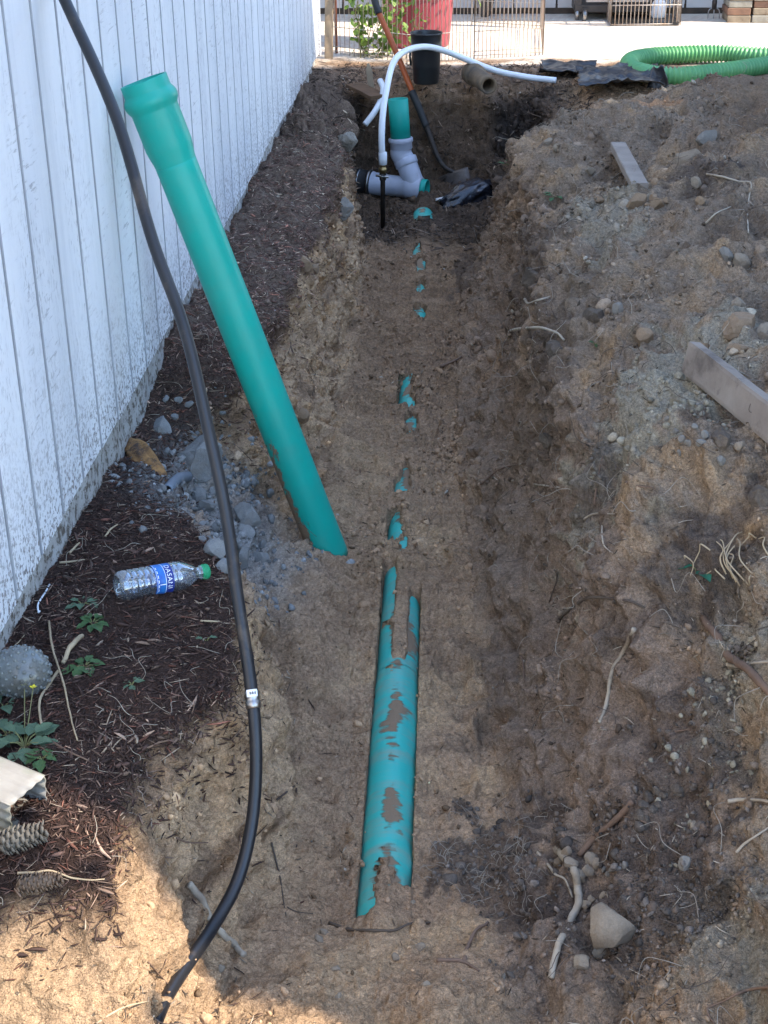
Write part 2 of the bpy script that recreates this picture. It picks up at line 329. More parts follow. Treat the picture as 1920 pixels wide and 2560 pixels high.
# scrape marks left by the shovel: stretched across the trench floor, and down the right-hand slope
scr = fbm(np.c_[x_*4, y_*26, P[:, 2]*10], 4, seed=8)
q = np.c_[x_*.6+P[:, 2]*1.1, y_*1.0+x_*.5, P[:, 2]*.3]
scs = fbm(np.c_[(P[:, 2]+x_*.4)*5, (y_-x_*.8)*17, x_*6], 4, seed=9)
scr2 = fbm(np.c_[x_*4.5, y_*27, P[:, 2]*8], 3, ridge=True, seed=41)
lin = fbm(np.c_[x_*30, y_*30, P[:, 2]*5], 3, seed=10)
clod = np.maximum(fbm(P*13, 2, seed=12)-.12, 0)
clod2 = np.maximum(fbm(P*30, 2, seed=13)-.15, 0)
amp = .35+.65*ss(1.0, 1.3, y_)
n5 = fbm(P*125, 2, seed=14); n6 = fbm(P*38, 3, ridge=True, seed=15)
disp = (bank*ss(3.5, 4.2, y_)*(.045*n2+.055*(.16-np.abs(fbm(P*10, 2, seed=18)))+.02*clod)+bank*(.012*n1+.016*n2+.010*n3+.004*n4+(1-ss(1.6, 1.75, y_))*(.025*n2+.012*lin+.01*n3))
        + lface*(.040*n1+.045*n2+.022*lin+.012*n3+.05*(.14-np.abs(fbm(P*9, 2, seed=20)))+.004*n4)
        + floor*((.012*n1+.018*n2+.03*(.14-np.abs(fbm(P*np.array([6.5, 5, 6.5]), 2, seed=19)))*(1-ss(3.4, 4.2, y_)))+.026*scr*ss(2.2, 3.6, y_)+.016*scr2*ss(2.4, 3.8, y_)+.008*scr2+.016*scr+.010*n3+.005*n4+.03*clod2)
        + slope*(.065*n1+.055*n2+.07*(.16-np.abs(fbm(P*8, 2, seed=17)))+.040*scs+.014*n3+.005*n4+.05*clod)
        + heap*(1-.6*ss(5.7, 6.6, y_))*(.10*n1+.065*n2+.10*(.16-np.abs(fbm(P*np.array([5.5, 4.5, 5.5]), 2, seed=16)))+.016*r1*.6+.014*n3+.006*n4+.05*clod+.03*clod2)
        + rub*(.05*n2+.03*n3+.014*n4+.05*clod2) + pit*(.03*n2+.02*n3+.008*n4+(.05*n1+.05*n2+.02*n6+.06*clod)*(1-floor)))
disp *= 1-ss(8.35, 8.75, y_)
flat = (1-far)*(1-np.clip(bank+lface+floor+slope+heap, 0, 1))
disp += (1-far)*(.0045*n5+.006*np.maximum(n6-.1, 0)*(lface+slope+heap+.5*floor))
disp += flat*(.01*n2+.006*n3+.004*n4+.03*clod*ss(8.8, 8.1, y_))*ss(9.1, 8.6, y_)+far*(.006*n1+.002*n2)
# scuffed boot dents on the near floor
for (ex_, ey_, a_, w1, w2, dp_) in ((845, 1545, .5, .035, .06, .022), (800, 1800, -.3, .05, .075, .018), (760, 1690, .2, .04, .06, .020), (1130, 1680, .4, .05, .08, .020), (1120, 1960, -.5, .05, .08, .018), (1230, 1830, .2, .04, .07, .020), (820, 2110, .1, .05, .07, .018), (1090, 1420, -.2, .05, .08, .018), (790, 2010, .8, .04, .06, .018)):
    q_ = atz(ex_, ey_, -.53); u1 = (x_-q_[0])*math.cos(a_)+(y_-q_[1])*math.sin(a_); u2 = -(x_-q_[0])*math.sin(a_)+(y_-q_[1])*math.cos(a_); rr0 = np.sqrt((u1/w1)**2+(u2/w2)**2)+.35*n2+.2*n3
    disp += (-dp_*(1-ss(.55, 1.0, rr0))+.55*dp_*np.exp(-((rr0-1.15)/.2)**2))*(t_ > 4)*(t_ < 8.4)
# local marks: notch undercut, slab scar on the heap, dark pockets
for (cx, cy, rx, ry_, d) in ((.30, 2.95, .09, .28, -.05), (.62, 5.3, .16, .30, -.05), (.45, 2.3, .12, .2, -.03)):
    disp += d*np.exp(-(((x_-cx)/rx)**2+((y_-cy)/ry_)**2)**2)*(t_ > 8)
G2 = G+Nrm*disp.reshape(NR, NC, 1)
# dark undercut crack behind the heap
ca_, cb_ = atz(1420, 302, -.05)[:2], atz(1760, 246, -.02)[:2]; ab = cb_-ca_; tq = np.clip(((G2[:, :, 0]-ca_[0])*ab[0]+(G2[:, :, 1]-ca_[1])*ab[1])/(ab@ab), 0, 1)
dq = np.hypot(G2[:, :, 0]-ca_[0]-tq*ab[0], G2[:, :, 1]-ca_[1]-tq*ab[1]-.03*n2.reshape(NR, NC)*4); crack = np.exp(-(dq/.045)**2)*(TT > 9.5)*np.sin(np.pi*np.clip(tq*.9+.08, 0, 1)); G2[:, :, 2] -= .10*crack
for_ctrl = None
# --- cover over the buried pipe: g > 0 hides it, g < 0 lays it bare
Y2 = G2[:, :, 1]; dx = G2[:, :, 0]-pxl(Y2)
crown = PZ+np.sqrt(np.maximum(PR*PR-dx*dx, 0))
nn = fbm(np.c_[(G2[:, :, 0]*26).ravel(), (Y2*13).ravel(), np.zeros(NR*NC)], 4, seed=21).reshape(NR, NC)
nf_ = fbm(np.c_[(G2[:, :, 0]*80).ravel(), (Y2*40).ravel(), np.zeros(NR*NC)], 3, seed=22).reshape(NR, NC)
g = np.full((NR, NC), .014)+.010*nn+.004*nf_
endl = 2.13+.085*ss(-.03, .03, dx)+.02*nn
ex_l = ss(0, .02, Y2-endl)*(1-ss(3.50, 3.56, Y2+.02*nn)); ex_r = ss(0, .02, Y2-endl)*(1-ss(3.34, 3.40, Y2+.02*nn))
ex = np.where(dx < 0, ex_l, ex_r)
cap_ = ss(2.98, 3.08, Y2)*(1-ss(.016, .026, np.abs(dx-.004)+.008*nn))
near_cap = (1-ss(2.16, 2.32, Y2+.06*nn))*(1-ss(.012, .03, np.abs(dx-.002)+.012*nn))
npz = fbm(np.c_[(G2[:, :, 0]*17).ravel(), (Y2*36).ravel(), np.full(NR*NC, 3.)], 4, seed=23).reshape(NR, NC); nlo = fbm(np.c_[(G2[:, :, 0]*8).ravel(), (Y2*4.5).ravel(), np.full(NR*NC, 7.)], 2, seed=24).reshape(NR, NC)
patch = ss(.05, .16, .9*npz+1.3*nlo-.03-.40*ss(.008, .045, np.abs(dx+.006)))
ex = ex*(1-np.clip(cap_+near_cap+patch*.95, 0, 1))
for (px_, py0, py1, rr) in ((850, 1120, 1165, .020), (871, 1172, 1180, .010), (862, 1040, 1060, .010), (876, 1015, 1050, .008), (878, 1052, 1066, .010),
                            (890, 908, 934, .014), (882, 935, 948, .010), (876, 815, 872, .015), (886, 870, 884, .010), (908, 668, 685, .014), (908, 622, 628, .010), (908, 560, 590, .010), (900, 536, 548, .010)):
    a = atz(px_*K, py1*K, -.5); b_ = atz(px_*K, py0*K, -.5); cy = (a[1]+b_[1])/2; hy = max((b_[1]-a[1])/2, .02)+.02; cx = (a[0]+b_[0])/2
    cx = np.clip(cx, pxl(cy)-.03, pxl(cy)+.03)
    fg_ = 1.5+.6*float(ss(4, 5, cy)); hy += .03*float(ss(4.2, 5.5, cy))
    e = 1-ss(.75, 1.2, np.sqrt(((G2[:, :, 0]-cx)/(rr*fg_))**2+((Y2-cy)/hy)**2)+.9*nn+.5*nf_)
    ex = np.maximum(ex, e*(Y2 > 3.42))
g = g*(1-ex)+(-.022)*ex
zone = (TT > 3.5)*(TT < 8.6)*ss(1.98, 2.1, Y2)*(1-ss(7.0, 7.4, Y2))
adx = np.abs(dx)
zcov = PZ+PR+.006+.010*nn+.005*nf_-.30*np.maximum(adx-.025, 0)-.9*np.maximum(adx-.13, 0)   # soil heaped over the pipe
exr = ex*(1-ss(PR*1.05, PR*1.9, adx))
zc_ = np.maximum(G2[:, :, 2], zcov); zc_ = np.where(adx < .22, zc_, G2[:, :, 2])
ztop = np.where(adx < PR, np.maximum(crown+g, zc_-.003), zc_)
thin = ss(2.28, 2.36, Y2)*(1-ss(2.98, 3.04, Y2))*(adx < PR); ztop = ztop*(1-thin)+(crown+.0022+.003*npz)*thin
zbare = np.minimum(np.where(adx < PR, crown-.022, G2[:, :, 2]), G2[:, :, 2]+.03)
znew = ztop*(1-ex*(adx < PR*1.02))+zbare*ex*(adx < PR*1.02)
exrow = 1-ss(3.3, 3.5, Y2)                       # beside the bare near length the floor stays low
znew = np.where(adx >= PR*1.02, G2[:, :, 2]*exrow+zc_*(1-exrow), znew)
G2[:, :, 2] = G2[:, :, 2]*(1-zone)+znew*zone
# --- colours (albedo, with shade painted into the right slope and the crack)
def C(*c): return np.array(c)[None]
def lerp(a, b, w_): return a+(b-a)*np.asarray(w_).reshape(-1, 1)
nv = fbm(P*1.3, 3, seed=31); nc = fbm(P*5, 4, seed=32); nd = fbm(P*18, 3, seed=33); nl = fbm(np.c_[x_*5, y_*3, P[:, 2]*14], 4, seed=34)
SAND = C(.42, .285, .165); TAN = C(.335, .224, .136); BRN = C(.215, .136, .080); DRK = C(.055, .042, .034); GRY = C(.285, .252, .185); MUL = C(.055, .034, .026); CON = C(.25, .25, .24); ORA = C(.36, .20, .085)
c = np.broadcast_to(TAN, P.shape).copy()
c = lerp(c, SAND, ss(-.05, .35, nc))
c = lerp(c, BRN, ss(.0, .35, nv+.3*nd)*.6)
c = lerp(c, lerp(np.broadcast_to(C(.265, .172, .102), P.shape).copy(), C(.17, .105, .062), ss(-.2, .3, scr)), floor*ss(3.6, 5.2, y_)*.75)
c = lerp(c, C(.19, .136, .096), slope*.85*ss(-.3, .3, nc+.25)); c = lerp(c, C(.20, .15, .112), slope*(1-ss(3.0, 4.5, y_))*.5)  # cut face painted darker: shading contrast against floor and heap
c = lerp(c, SAND, lface*ss(-.15, .25, nl)*(1-ss(5.8, 6.8, y_))); c = lerp(c, ORA, lface*ss(.12, .4, nd+nc*.5)*.45)
c = lerp(c, BRN*.75, lface*ss(.05, .3, -nl)*.7)
c = lerp(c, SAND*1.08, lface*ss(2.3, 2.7, t_)*(1-ss(2.5, 2.9, y_))*.65*ss(-.25, .1, nl+nc))
top = lface*(1-ss(2.12, 2.45, t_+.4*nc))*ss(1.62, 1.74, y_); c = lerp(c, MUL*1.0, top*.9)
mulz = bank*ss(1.60, 1.72, y_+.12*nc)
c = lerp(c, MUL, mulz); 
hc = lerp(np.broadcast_to(C(.25, .188, .132), P.shape).copy(), SAND*.9, ss(.0, .4, nc+.3*nv)); hc = lerp(hc, C(.25, .195, .14), ss(-.1, .3, nv)*.5); hc = lerp(hc, C(.14, .10, .068), ss(.05, .35, -nc+.3*nd)*.8)
hc = lerp(hc, C(.20, .135, .085), ss(.75, 1.2, x_)*ss(4.0, 5.5, y_)*.8)
hc *= (.84-.08*(1-ss(2.3, 3.6, y_)))[:, None]; c = lerp(c, hc, heap)
def blob(px_, py_, z, rx, ryy, nz=.45):
    a = atz(px_, py_, z); d = np.sqrt(((x_-a[0])/rx)**2+((y_-a[1])/ryy)**2)+nz*nc*2.4+nz*nd*2+.5*n3; return 1-ss(.6, .95, d)
for (b_, wgt) in ((blob(1590, 1080, .15, .16, .32), .8), (blob(1900, 1420, .2, .10, .2), .5), (blob(1530, 640, .1, .14, .5), .55), (blob(1830, 2420, -.3, .10, .15), .7), (blob(1760, 940, .22, .2, .3), .7)):
    c = lerp(c, GRY, b_*wgt*(t_ > 8.2))
for (b_, wgt) in ((blob(1240, 2150, -.48, .13, .20), .9), (blob(1640, 2030, -.25, .20, .22), .75), (blob(1560, 2360, -.42, .22, .16), .6), (blob(1800, 1320, .15, .10, .14), .85), (blob(1720, 560, .12, .14, .28), .8), (blob(1480, 1230, -.0, .05, .18), .8), (blob(1640, 1490, -.0, .10, .10), .7),
                 (blob(1380, 960, 0, .08, .3), .6), (blob(1330, 690, 0, .06, .3), .6), (blob(1180, 1700, -.5, .12, .3), .35), (blob(1160, 680, -.5, .09, .5), .75), (blob(1120, 520, -.5, .14, .4), .6), (blob(700, 900, -.3, .06, .25), .5)):
    c = lerp(c, DRK*1.3, b_*wgt*.8*(t_ > 3))
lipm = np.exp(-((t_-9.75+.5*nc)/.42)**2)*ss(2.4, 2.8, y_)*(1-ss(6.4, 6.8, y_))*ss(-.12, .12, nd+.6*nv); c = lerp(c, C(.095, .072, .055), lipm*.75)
c = lerp(c, CON, rub*ss(-.25, .2, nc+.25)); c = lerp(c, C(.12, .10, .08), rub*ss(.15, .4, nd)*.6)
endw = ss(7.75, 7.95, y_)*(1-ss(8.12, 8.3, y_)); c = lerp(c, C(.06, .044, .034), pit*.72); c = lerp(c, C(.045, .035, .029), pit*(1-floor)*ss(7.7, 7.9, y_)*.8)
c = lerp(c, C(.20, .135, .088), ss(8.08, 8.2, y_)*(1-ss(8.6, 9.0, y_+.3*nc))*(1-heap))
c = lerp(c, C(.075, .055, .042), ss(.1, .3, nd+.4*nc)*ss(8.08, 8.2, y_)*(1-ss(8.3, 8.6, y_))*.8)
c = lerp(c, C(.66, .59, .50), ss(8.72, 9.1, y_+.3*nc)); c = lerp(c, C(.70, .63, .54), far*ss(-.1, .3, nc)*.6)
c = lerp(c, SAND*1.1, (1-ss(1.7, 1.95, y_+.1*nc))*(1-mulz)*(t_ < 10)*.6)
c = lerp(c, DRK, crack.ravel()*.8); c = lerp(c, C(.42, .235, .12), blob(1640, 362, .12, .10, .10)*.7*(t_ > 9)); c = lerp(c, C(.185, .135, .10), mulz*ss(3.4, 4.6, y_)*.9)  # shade inside the crack is painted dark into the soil
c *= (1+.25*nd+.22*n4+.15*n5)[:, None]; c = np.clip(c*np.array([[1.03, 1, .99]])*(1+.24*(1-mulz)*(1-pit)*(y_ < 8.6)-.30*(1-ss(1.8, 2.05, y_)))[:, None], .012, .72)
idx = np.arange(NR*NC).reshape(NR, NC)
quads = np.stack([idx[:-1, :-1], idx[:-1, 1:], idx[1:, 1:], idx[1:, :-1]], -1).reshape(-1, 4)
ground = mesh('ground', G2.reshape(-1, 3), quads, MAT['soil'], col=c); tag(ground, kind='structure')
MAT['yardsoil'] = M('packed_yard', None, attr=True, speck=.14, rough=.95, spec=.1, bump=.003, bscale=60); ground.data.materials.append(MAT['yardsoil'])
qy = G2.reshape(-1, 3)[quads[:, 0], 1]+.12*nc[quads[:, 0]]; ground.data.polygons.foreach_set('material_index', (qy > 8.95).astype(np.int32))
N2 = normals(G2); PF = G2.reshape(-1, 3)
# wide yard around it, out to the horizon (a sheet that starts where the modelled ground ends)
yv = []; yf = []
def quad(x0, y0, x1, y1, z):
    n = len(yv); yv.extend([(x0, y0, z), (x1, y0, z), (x1, y1, z), (x0, y1, z)]); yf.append((n, n+1, n+2, n+3))
quad(-150, 13.98, 150, 300, -.034); quad(-150, -200, 150, -1.18, -.034); quad(3.1, -1.18, 150, 8.9, -.034); quad(3.35, 8.9, 150, 13.98, -.04); quad(-150, -1.18, -.95, 13.98, -.12)
yd = mesh('yard', yv, yf, MAT['yard'], smooth=False); tag(yd, kind='structure')
# ray helper onto the ground
bpy.context.view_layer.update()
DG = bpy.context.evaluated_depsgraph_get(); GE = ground.evaluated_get(DG)
def hit(px, py):
    d = Vector(ray(px, py)).normalized(); ok, p, n, i = GE.ray_cast(Vector(O), d)
    if not ok: return atz(px, py, -.03), np.array([0, 0, 1.])
    return np.array(p), np.array(n)
def drop(x, y):
    ok, p, n, i = GE.ray_cast(Vector((x, y, 3)), Vector((0, 0, -1)))
    return (np.array(p), np.array(n)) if ok else (np.array([x, y, -.03]), np.array([0, 0, 1.]))
def pxsize(p): return float((RC.T@(np.asarray(p)-O))[2]*-1/F)      # metres per photo pixel at point p
# ================================================================== SHED WALL (white grooved siding) on the left
def siding_mat():
    mt = bpy.data.materials.new('white_siding'); mt.use_nodes = True; n = mt.node_tree; N = n.nodes; L = n.links; b = N['Principled BSDF']
    ge = N.new('ShaderNodeNewGeometry')
    def noise(sc, stretch, d=6, rot=(0, 0, 0), rg=.65):
        mp = N.new('ShaderNodeMapping'); mp.inputs['Scale'].default_value = stretch; mp.inputs['Rotation'].default_value = rot
        L.new(ge.outputs['Position'], mp.inputs[0]); q = N.new('ShaderNodeTexNoise'); q.inputs['Scale'].default_value = sc; q.inputs['Detail'].default_value = d; q.inputs['Roughness'].default_value = rg
        L.new(mp.outputs[0], q.inputs['Vector']); return q.outputs['Fac']
    def mr(src, a, bb, c=0, d=1):
        q = N.new('ShaderNodeMapRange'); q.inputs['From Min'].default_value = a; q.inputs['From Max'].default_value = bb; q.inputs['To Min'].default_value = c; q.inputs['To Max'].default_value = d; L.new(src, q.inputs['Value']); return q.outputs[0]
    def mul(a, bb):
        q = N.new('ShaderNodeMath'); q.operation = 'MULTIPLY'; L.new(a, q.inputs[0]); L.new(bb, q.inputs[1]) if hasattr(bb, 'links') else setattr(q.inputs[1], 'default_value', bb); return q.outputs[0]
    def mix(f, A, B):
        q = N.new('ShaderNodeMix'); q.data_type = 'RGBA'; L.new(f, q.inputs[0])
        for i, x in ((6, A), (7, B)): L.new(x, q.inputs[i]) if hasattr(x, 'links') else setattr(q.inputs[i], 'default_value', (*x, 1))
        return q.outputs[2]
    big = noise(1.6, (1, 2.2, .35), 4); col = mix(mr(big, .35, .7), (.85, .85, .85), (.72, .73, .75))
    # worn specks in the rough-sawn grain: vertical flecks and slanting saw marks, thicker in patches
    fl = mr(noise(70, (1, 1.6, .5), 4),   .55, .63); fl = mul(fl, mr(noise(2.6, (1, 1, .4), 4), .47, .64))
    sw = mr(noise(34, (1, .5, 3.2), 4, (math.radians(38), 0, 0)),   .57, .65); sw = mul(sw, mr(noise(3.4, (1, 1, .7), 4), .48, .64))
    col = mix(mul(fl, .85), col, (.23, .22, .23)); col = mix(mul(sw, .7), col, (.30, .29, .29))
    st = mul(mr(noise(4.2, (1, 1.6, .12), 5), .52, .75), .45); col = mix(st, col, (.50, .52, .54))
    sep = N.new('ShaderNodeSeparateXYZ'); L.new(ge.outputs['Position'], sep.inputs[0])
    low = mr(sep.outputs['Z'], .02, .45, 1, 0); dk = mul(mr(noise(95, (1, 1, 1), 3), .52, .58), mul(low, low)); dk2 = mul(mr(noise(38, (1, 1, 1.), 5), .58, .66), low)
    col = mix(mul(dk, .9), col, (.09, .07, .055)); col = mix(mul(dk2, .7), col, (.16, .12, .09))
    L.new(col, b.inputs['Base Color']); b.inputs['Roughness'].default_value = .75; b.inputs['Specular IOR Level'].default_value = .25
    bp = N.new('ShaderNodeBump'); bp.inputs['Distance'].default_value = .0022; L.new(noise(46, (1, 1.2, .6), 8), bp.inputs['Height'])
    bp2 = N.new('ShaderNodeBump'); bp2.inputs['Distance'].default_value = .0016; L.new(noise(30, (1, .5, 3.), 5, (math.radians(38), 0, 0)), bp2.inputs['Height']); L.new(bp.outputs[0], bp2.inputs['Normal'])
    L.new(bp2.outputs[0], b.inputs['Normal']); return mt
MAT['siding'] = siding_mat()
MAT['found'] = M('dirty_concrete', (.42, .41, .38), (.30, .28, .25), scale=20, rough=.9, bump=.003, bscale=60, c3=(.10, .08, .06), c3s=45, c3t=(.5, .58))
MAT['gap'] = M('groove_shade', (.40, .41, .43), (.32, .325, .34), rough=.9)  # darker grey paints the shade into the board grooves
WX = -.86
shed = thing('shed', 'long white wooden shed wall with vertical grooves and dirt splashed along its foot', 'wall', (WX, 2, 0))
YE = 8.86; y = 2.969-.1835*24; k = 0
while y < YE-.02:
    y2 = min(y+.1835, YE)-.011; zb = .012+.006*math.sin(y*3.1)+.008*rng.random(); x0, x1, xb = WX, WX-.010, WX-.0015
    b = MB(); e = .003; H = 2.75
    prof = [(x1, y), (xb, y), (WX, y+e), (WX, y2-e), (xb, y2), (x1, y2)]
    v = [(a, c_, z) for z in (zb, H) for a, c_ in prof]; n_ = len(prof)
    f = [(i, i+1, n_+i+1, n_+i) for i in range(n_-1)]+[tuple(range(n_))[::-1], tuple(range(n_, 2*n_))]
    b.add(v, f); ob = b.build('board', MAT['siding'], shed, smooth=False); ob.data.materials.append(MAT['gap'])
    for fi_ in (0, 1, 3, 4): ob.data.polygons[fi_].material_index = 1
    y += .1835; k += 1
box((WX-.028, (YE-1.44)/2, 1.36), (.034, YE+1.44, 2.70)).build('backing_panel', MAT['gap'], shed, smooth=False)
fv = []; ff = []   # slightly uneven foundation edge under the boards
ys = np.arange(-1.4, 8.84, .04); prof = [(-.20, .006), (-.012, .004), (-.004, -.004), (-.0, -.10), (.004, -.55)]
fp = np.array([[(WX-.012+a if i == 0 else WX+a-.012+.006*math.sin(yy*7)+.004*math.sin(yy*23), yy, z) for i, (a, z) in enumerate(prof)] for yy in ys])
fi = np.arange(len(ys)*5).reshape(-1, 5); fq = np.stack([fi[:-1, :-1], fi[1:, :-1], fi[1:, 1:], fi[:-1, 1:]], -1).reshape(-1, 4)
mesh('foundation', fp.reshape(-1, 3), fq, MAT['found'], shed)
box((WX-1.5, YE-.005, 1.4), (2.95, .03, 2.8)).build('end_wall', MAT['siding'], shed, smooth=False)
box((WX-.035, YE+.03, 1.4), (.09, .035, 2.8), bev=.004).build('corner_trim', MAT['siding'], shed, smooth=False)
box((WX-1.45, 3.7, 2.82), (3.3, 10.7, .08)).build('roof', MAT['blkrub'], shed, smooth=False)

# ================================================================== OTHER BUILDINGS
MAT['tanwall'] = M('tan_house_wall', (.42, .38, .33), (.36, .33, .29), scale=4, rough=.9, bump=.002)
MAT['roof'] = M('roof_shingle', (.10, .09, .085), (.06, .055, .05), scale=30, rough=.95, bump=.01)
MAT['glass'] = M('window_glass', (.03, .035, .04), rough=.08, spec=.8)
def shade_house(label, x0, y0, x1, y1, h, win):
    r = thing('shade_house', label, 'shade_house', ((x0+x1)/2, (y0+y1)/2, 0))
    box(((x0+x1)/2, (y0+y1)/2, h/2-.1), (x1-x0, y1-y0, h+.2)).build('wall', MAT['tanwall'], r, smooth=False)
    b = MB(); o = .25; xm = (x0+x1)/2
    b.add([(x0-o, y0-o, h), (x1+o, y0-o, h), (x1+o, y1+o, h), (x0-o, y1+o, h), (xm, y0-o, h+1.2), (xm, y1+o, h+1.2)], [(0, 1, 2, 3), (0, 3, 5, 4), (1, 4, 5, 2), (0, 4, 1), (3, 2, 5)])
    b.build('roof', MAT['roof'], r, smooth=False)
    for (yy, zz) in win:
        f = box((x0-.02, yy, zz), (.06, 1.2, 1.3), bev=.01).build('window', MAT['siding'], r, smooth=False)
        box((x0-.045, yy, zz), (.03, 1.04, 1.14)).build('pane', MAT['glass'], f, smooth=False)
    return r
shade_house('unseen tall tan house with two rows of windows standing right of the dirt heap', 3.95, .745, 10, 6.68, 6.4, [(2.2, 1.6), (6, 1.6), (2.2, 4.6), (6, 4.6)])  # building out of view, added to shade the trench and shed wall
# building behind the yard: pale vertical panels; unseen porch roof added to shade them
MAT['panel'] = M('pale_panel', (.66, .63, .60), (.58, .55, .52), scale=3, rough=.7, c3=(.40, .36, .32), c3s=5, c3t=(.62, .75))
MAT['skirt'] = M('dark_skirting', (.10, .07, .05), (.05, .04, .03), scale=14, rough=.9)
hb = thing('porch_building', 'pale panelled building behind the sunlit yard, unseen porch roof added for shade', 'building', (1, 12, 0))
FY = 10.86
x = -3.0; wd = [.30, .34, .27, .31]
i = 0
while x < 5:
    w_ = wd[i % 4]; box((x+w_/2, FY+.02, 1.27), (w_-.012, .04, 2.52), bev=.004).build('panel', MAT['panel'], hb, smooth=False); x += w_; i += 1
box((1, FY+.06, 1.3), (8.2, .03, 2.6)).build('backing_board', MAT['skirt'], hb, smooth=False)
box((1, FY+.012, .0), (8.2, .02, .075)).build('skirting_board', MAT['skirt'], hb, smooth=False)
box((1, 13.0, 1.2), (8.2, 3.4, 2.6)).build('wall', MAT['tanwall'], hb, smooth=False)
box((1, 12.4, 2.66), (8.8, 5.1, .12)).build('roof', MAT['roof'], hb, smooth=False)
for xx in (-2.9, 4.8): box((xx, 9.95, 1.3), (.1, .1, 2.6)).build('post', MAT['panel'], hb, smooth=False)

# ================================================================== PIPES
def pipe_dirt(name, base2, amount, lowend):
    mt = M(name, base2, (base2[0]*1.3+.006, base2[1]*.90, base2[2]*.90), scale=5, rough=.42, spec=.35)
    n = mt.node_tree; N = n.nodes; L = n.links; b = N['Principled BSDF']; ge = N.new('ShaderNodeNewGeometry')
    def noise(sc, stretch, d=8):
        mp = N.new('ShaderNodeMapping'); mp.inputs['Scale'].default_value = stretch; L.new(ge.outputs['Position'], mp.inputs[0]); q = N.new('ShaderNodeTexNoise'); q.inputs['Scale'].default_value = sc; q.inputs['Detail'].default_value = d; q.inputs['Roughness'].default_value = .7; L.new(mp.outputs[0], q.inputs['Vector']); return q.outputs['Fac']
    sep = N.new('ShaderNodeSeparateXYZ'); L.new(ge.outputs['Position'], sep.inputs[0])
    def mth(op, a, c_=None):
        q = N.new('ShaderNodeMath'); q.operation = op
        for i, x in enumerate((a, c_)):
            if x is None: continue
            L.new(x, q.inputs[i]) if hasattr(x, 'links') else setattr(q.inputs[i], 'default_value', x)
        return q.outputs[0]
    def mr(src, a, bb, c_=0, d=1):
        q = N.new('ShaderNodeMapRange'); q.inputs['From Min'].default_value = a; q.inputs['From Max'].default_value = bb; q.inputs['To Min'].default_value = c_; q.inputs['To Max'].default_value = d; L.new(src, q.inputs['Value']); return q.outputs[0]
    if lowend:   # leaning pipe: mud smeared on its left flank, thinning upwards
        hgt = mr(sep.outputs['Z'], -.5, .12, 1, 0); side = mr(ge.outputs['Normal'].node.outputs['Normal'], 0, 1)
        ns = N.new('ShaderNodeSeparateXYZ'); L.new(ge.outputs['Normal'], ns.inputs[0]); left = mr(ns.outputs['X'], -.15, -.80, 0, 1)
        val = mth('ADD', mth('MULTIPLY', mth('MULTIPLY', hgt, left), .55), noise(22, (1, 1, .6)))
        f = mr(val, .70, .74)
    else:        # laid pipe: scraped soil left in cross streaks on the crown
        dx = mth('ABSOLUTE', mth('SUBTRACT', mth('ADD', sep.outputs['X'], mth('MULTIPLY', sep.outputs['Y'], -PXK)), PX0-2.1*PXK)); cr = mr(dx, .005, .05, .08, -.12)
        val = mth('ADD', mth('ADD', cr, mth('MULTIPLY', noise(5, (1.4, 1.2, 1), 3), .85)), mth('MULTIPLY', noise(24, (.5, 2.4, 1)), .45))
        f = mr(val, .70, .75)
    d2 = mth('MULTIPLY', mr(noise(9, (1, 1, 1) if lowend else (.6, 2.5, 1)), .45, .72), amount)
    def mix(fac, A, B):
        q = N.new('ShaderNodeMix'); q.data_type = 'RGBA'; L.new(fac, q.inputs[0])
        for i, x in ((6, A), (7, B)): L.new(x, q.inputs[i]) if hasattr(x, 'links') else setattr(q.inputs[i], 'default_value', (*x, 1))
        return q.outputs[2]
    src = b.inputs['Base Color'].links[0].from_socket
    col = mix(d2, src, (.30, .26, .19)); col = mix(f, col, (.25, .17, .105)); L.new(col, b.inputs['Base Color'])
    L.new(mr(f, 0, 1, .4, .95), b.inputs['Roughness'])
    bp = N.new('ShaderNodeBump'); bp.inputs['Distance'].default_value = .003; h = mth('MULTIPLY', f, noise(120, (1, 1, 1))); L.new(h, bp.inputs['Height']); L.new(bp.outputs[0], b.inputs['Normal'])
    return mt
MAT['laid'] = pipe_dirt('laid_green_pipe', (.025, .45, .38), .7, False)
MAT['lean'] = pipe_dirt('leaning_green_pipe', (.004, .39, .30), .10, True)
lp = thing('sewer_pipe', 'green sewer pipe lying half buried along the middle of the trench floor', 'pipe', (PX0, 2.1, PZ))
Y = np.linspace(2.10, 7.35, 120); rad = np.full(len(Y), PR)
pipe_len = np.c_[pxl(Y), Y, np.full(len(Y), PZ)]
tube(pipe_len, rad-.0006, 40, inner=.004).build('barrel', MAT['laid'], lp)
yy = np.linspace(2.10, 3.02, 80); rr_ = PR+.0030*(1-ss(2.93, 3.02, yy))
tube(np.c_[pxl(yy), yy, np.full(80, PZ)], rr_, 40, inner=.003).build('bell_socket', MAT['laid'], lp)

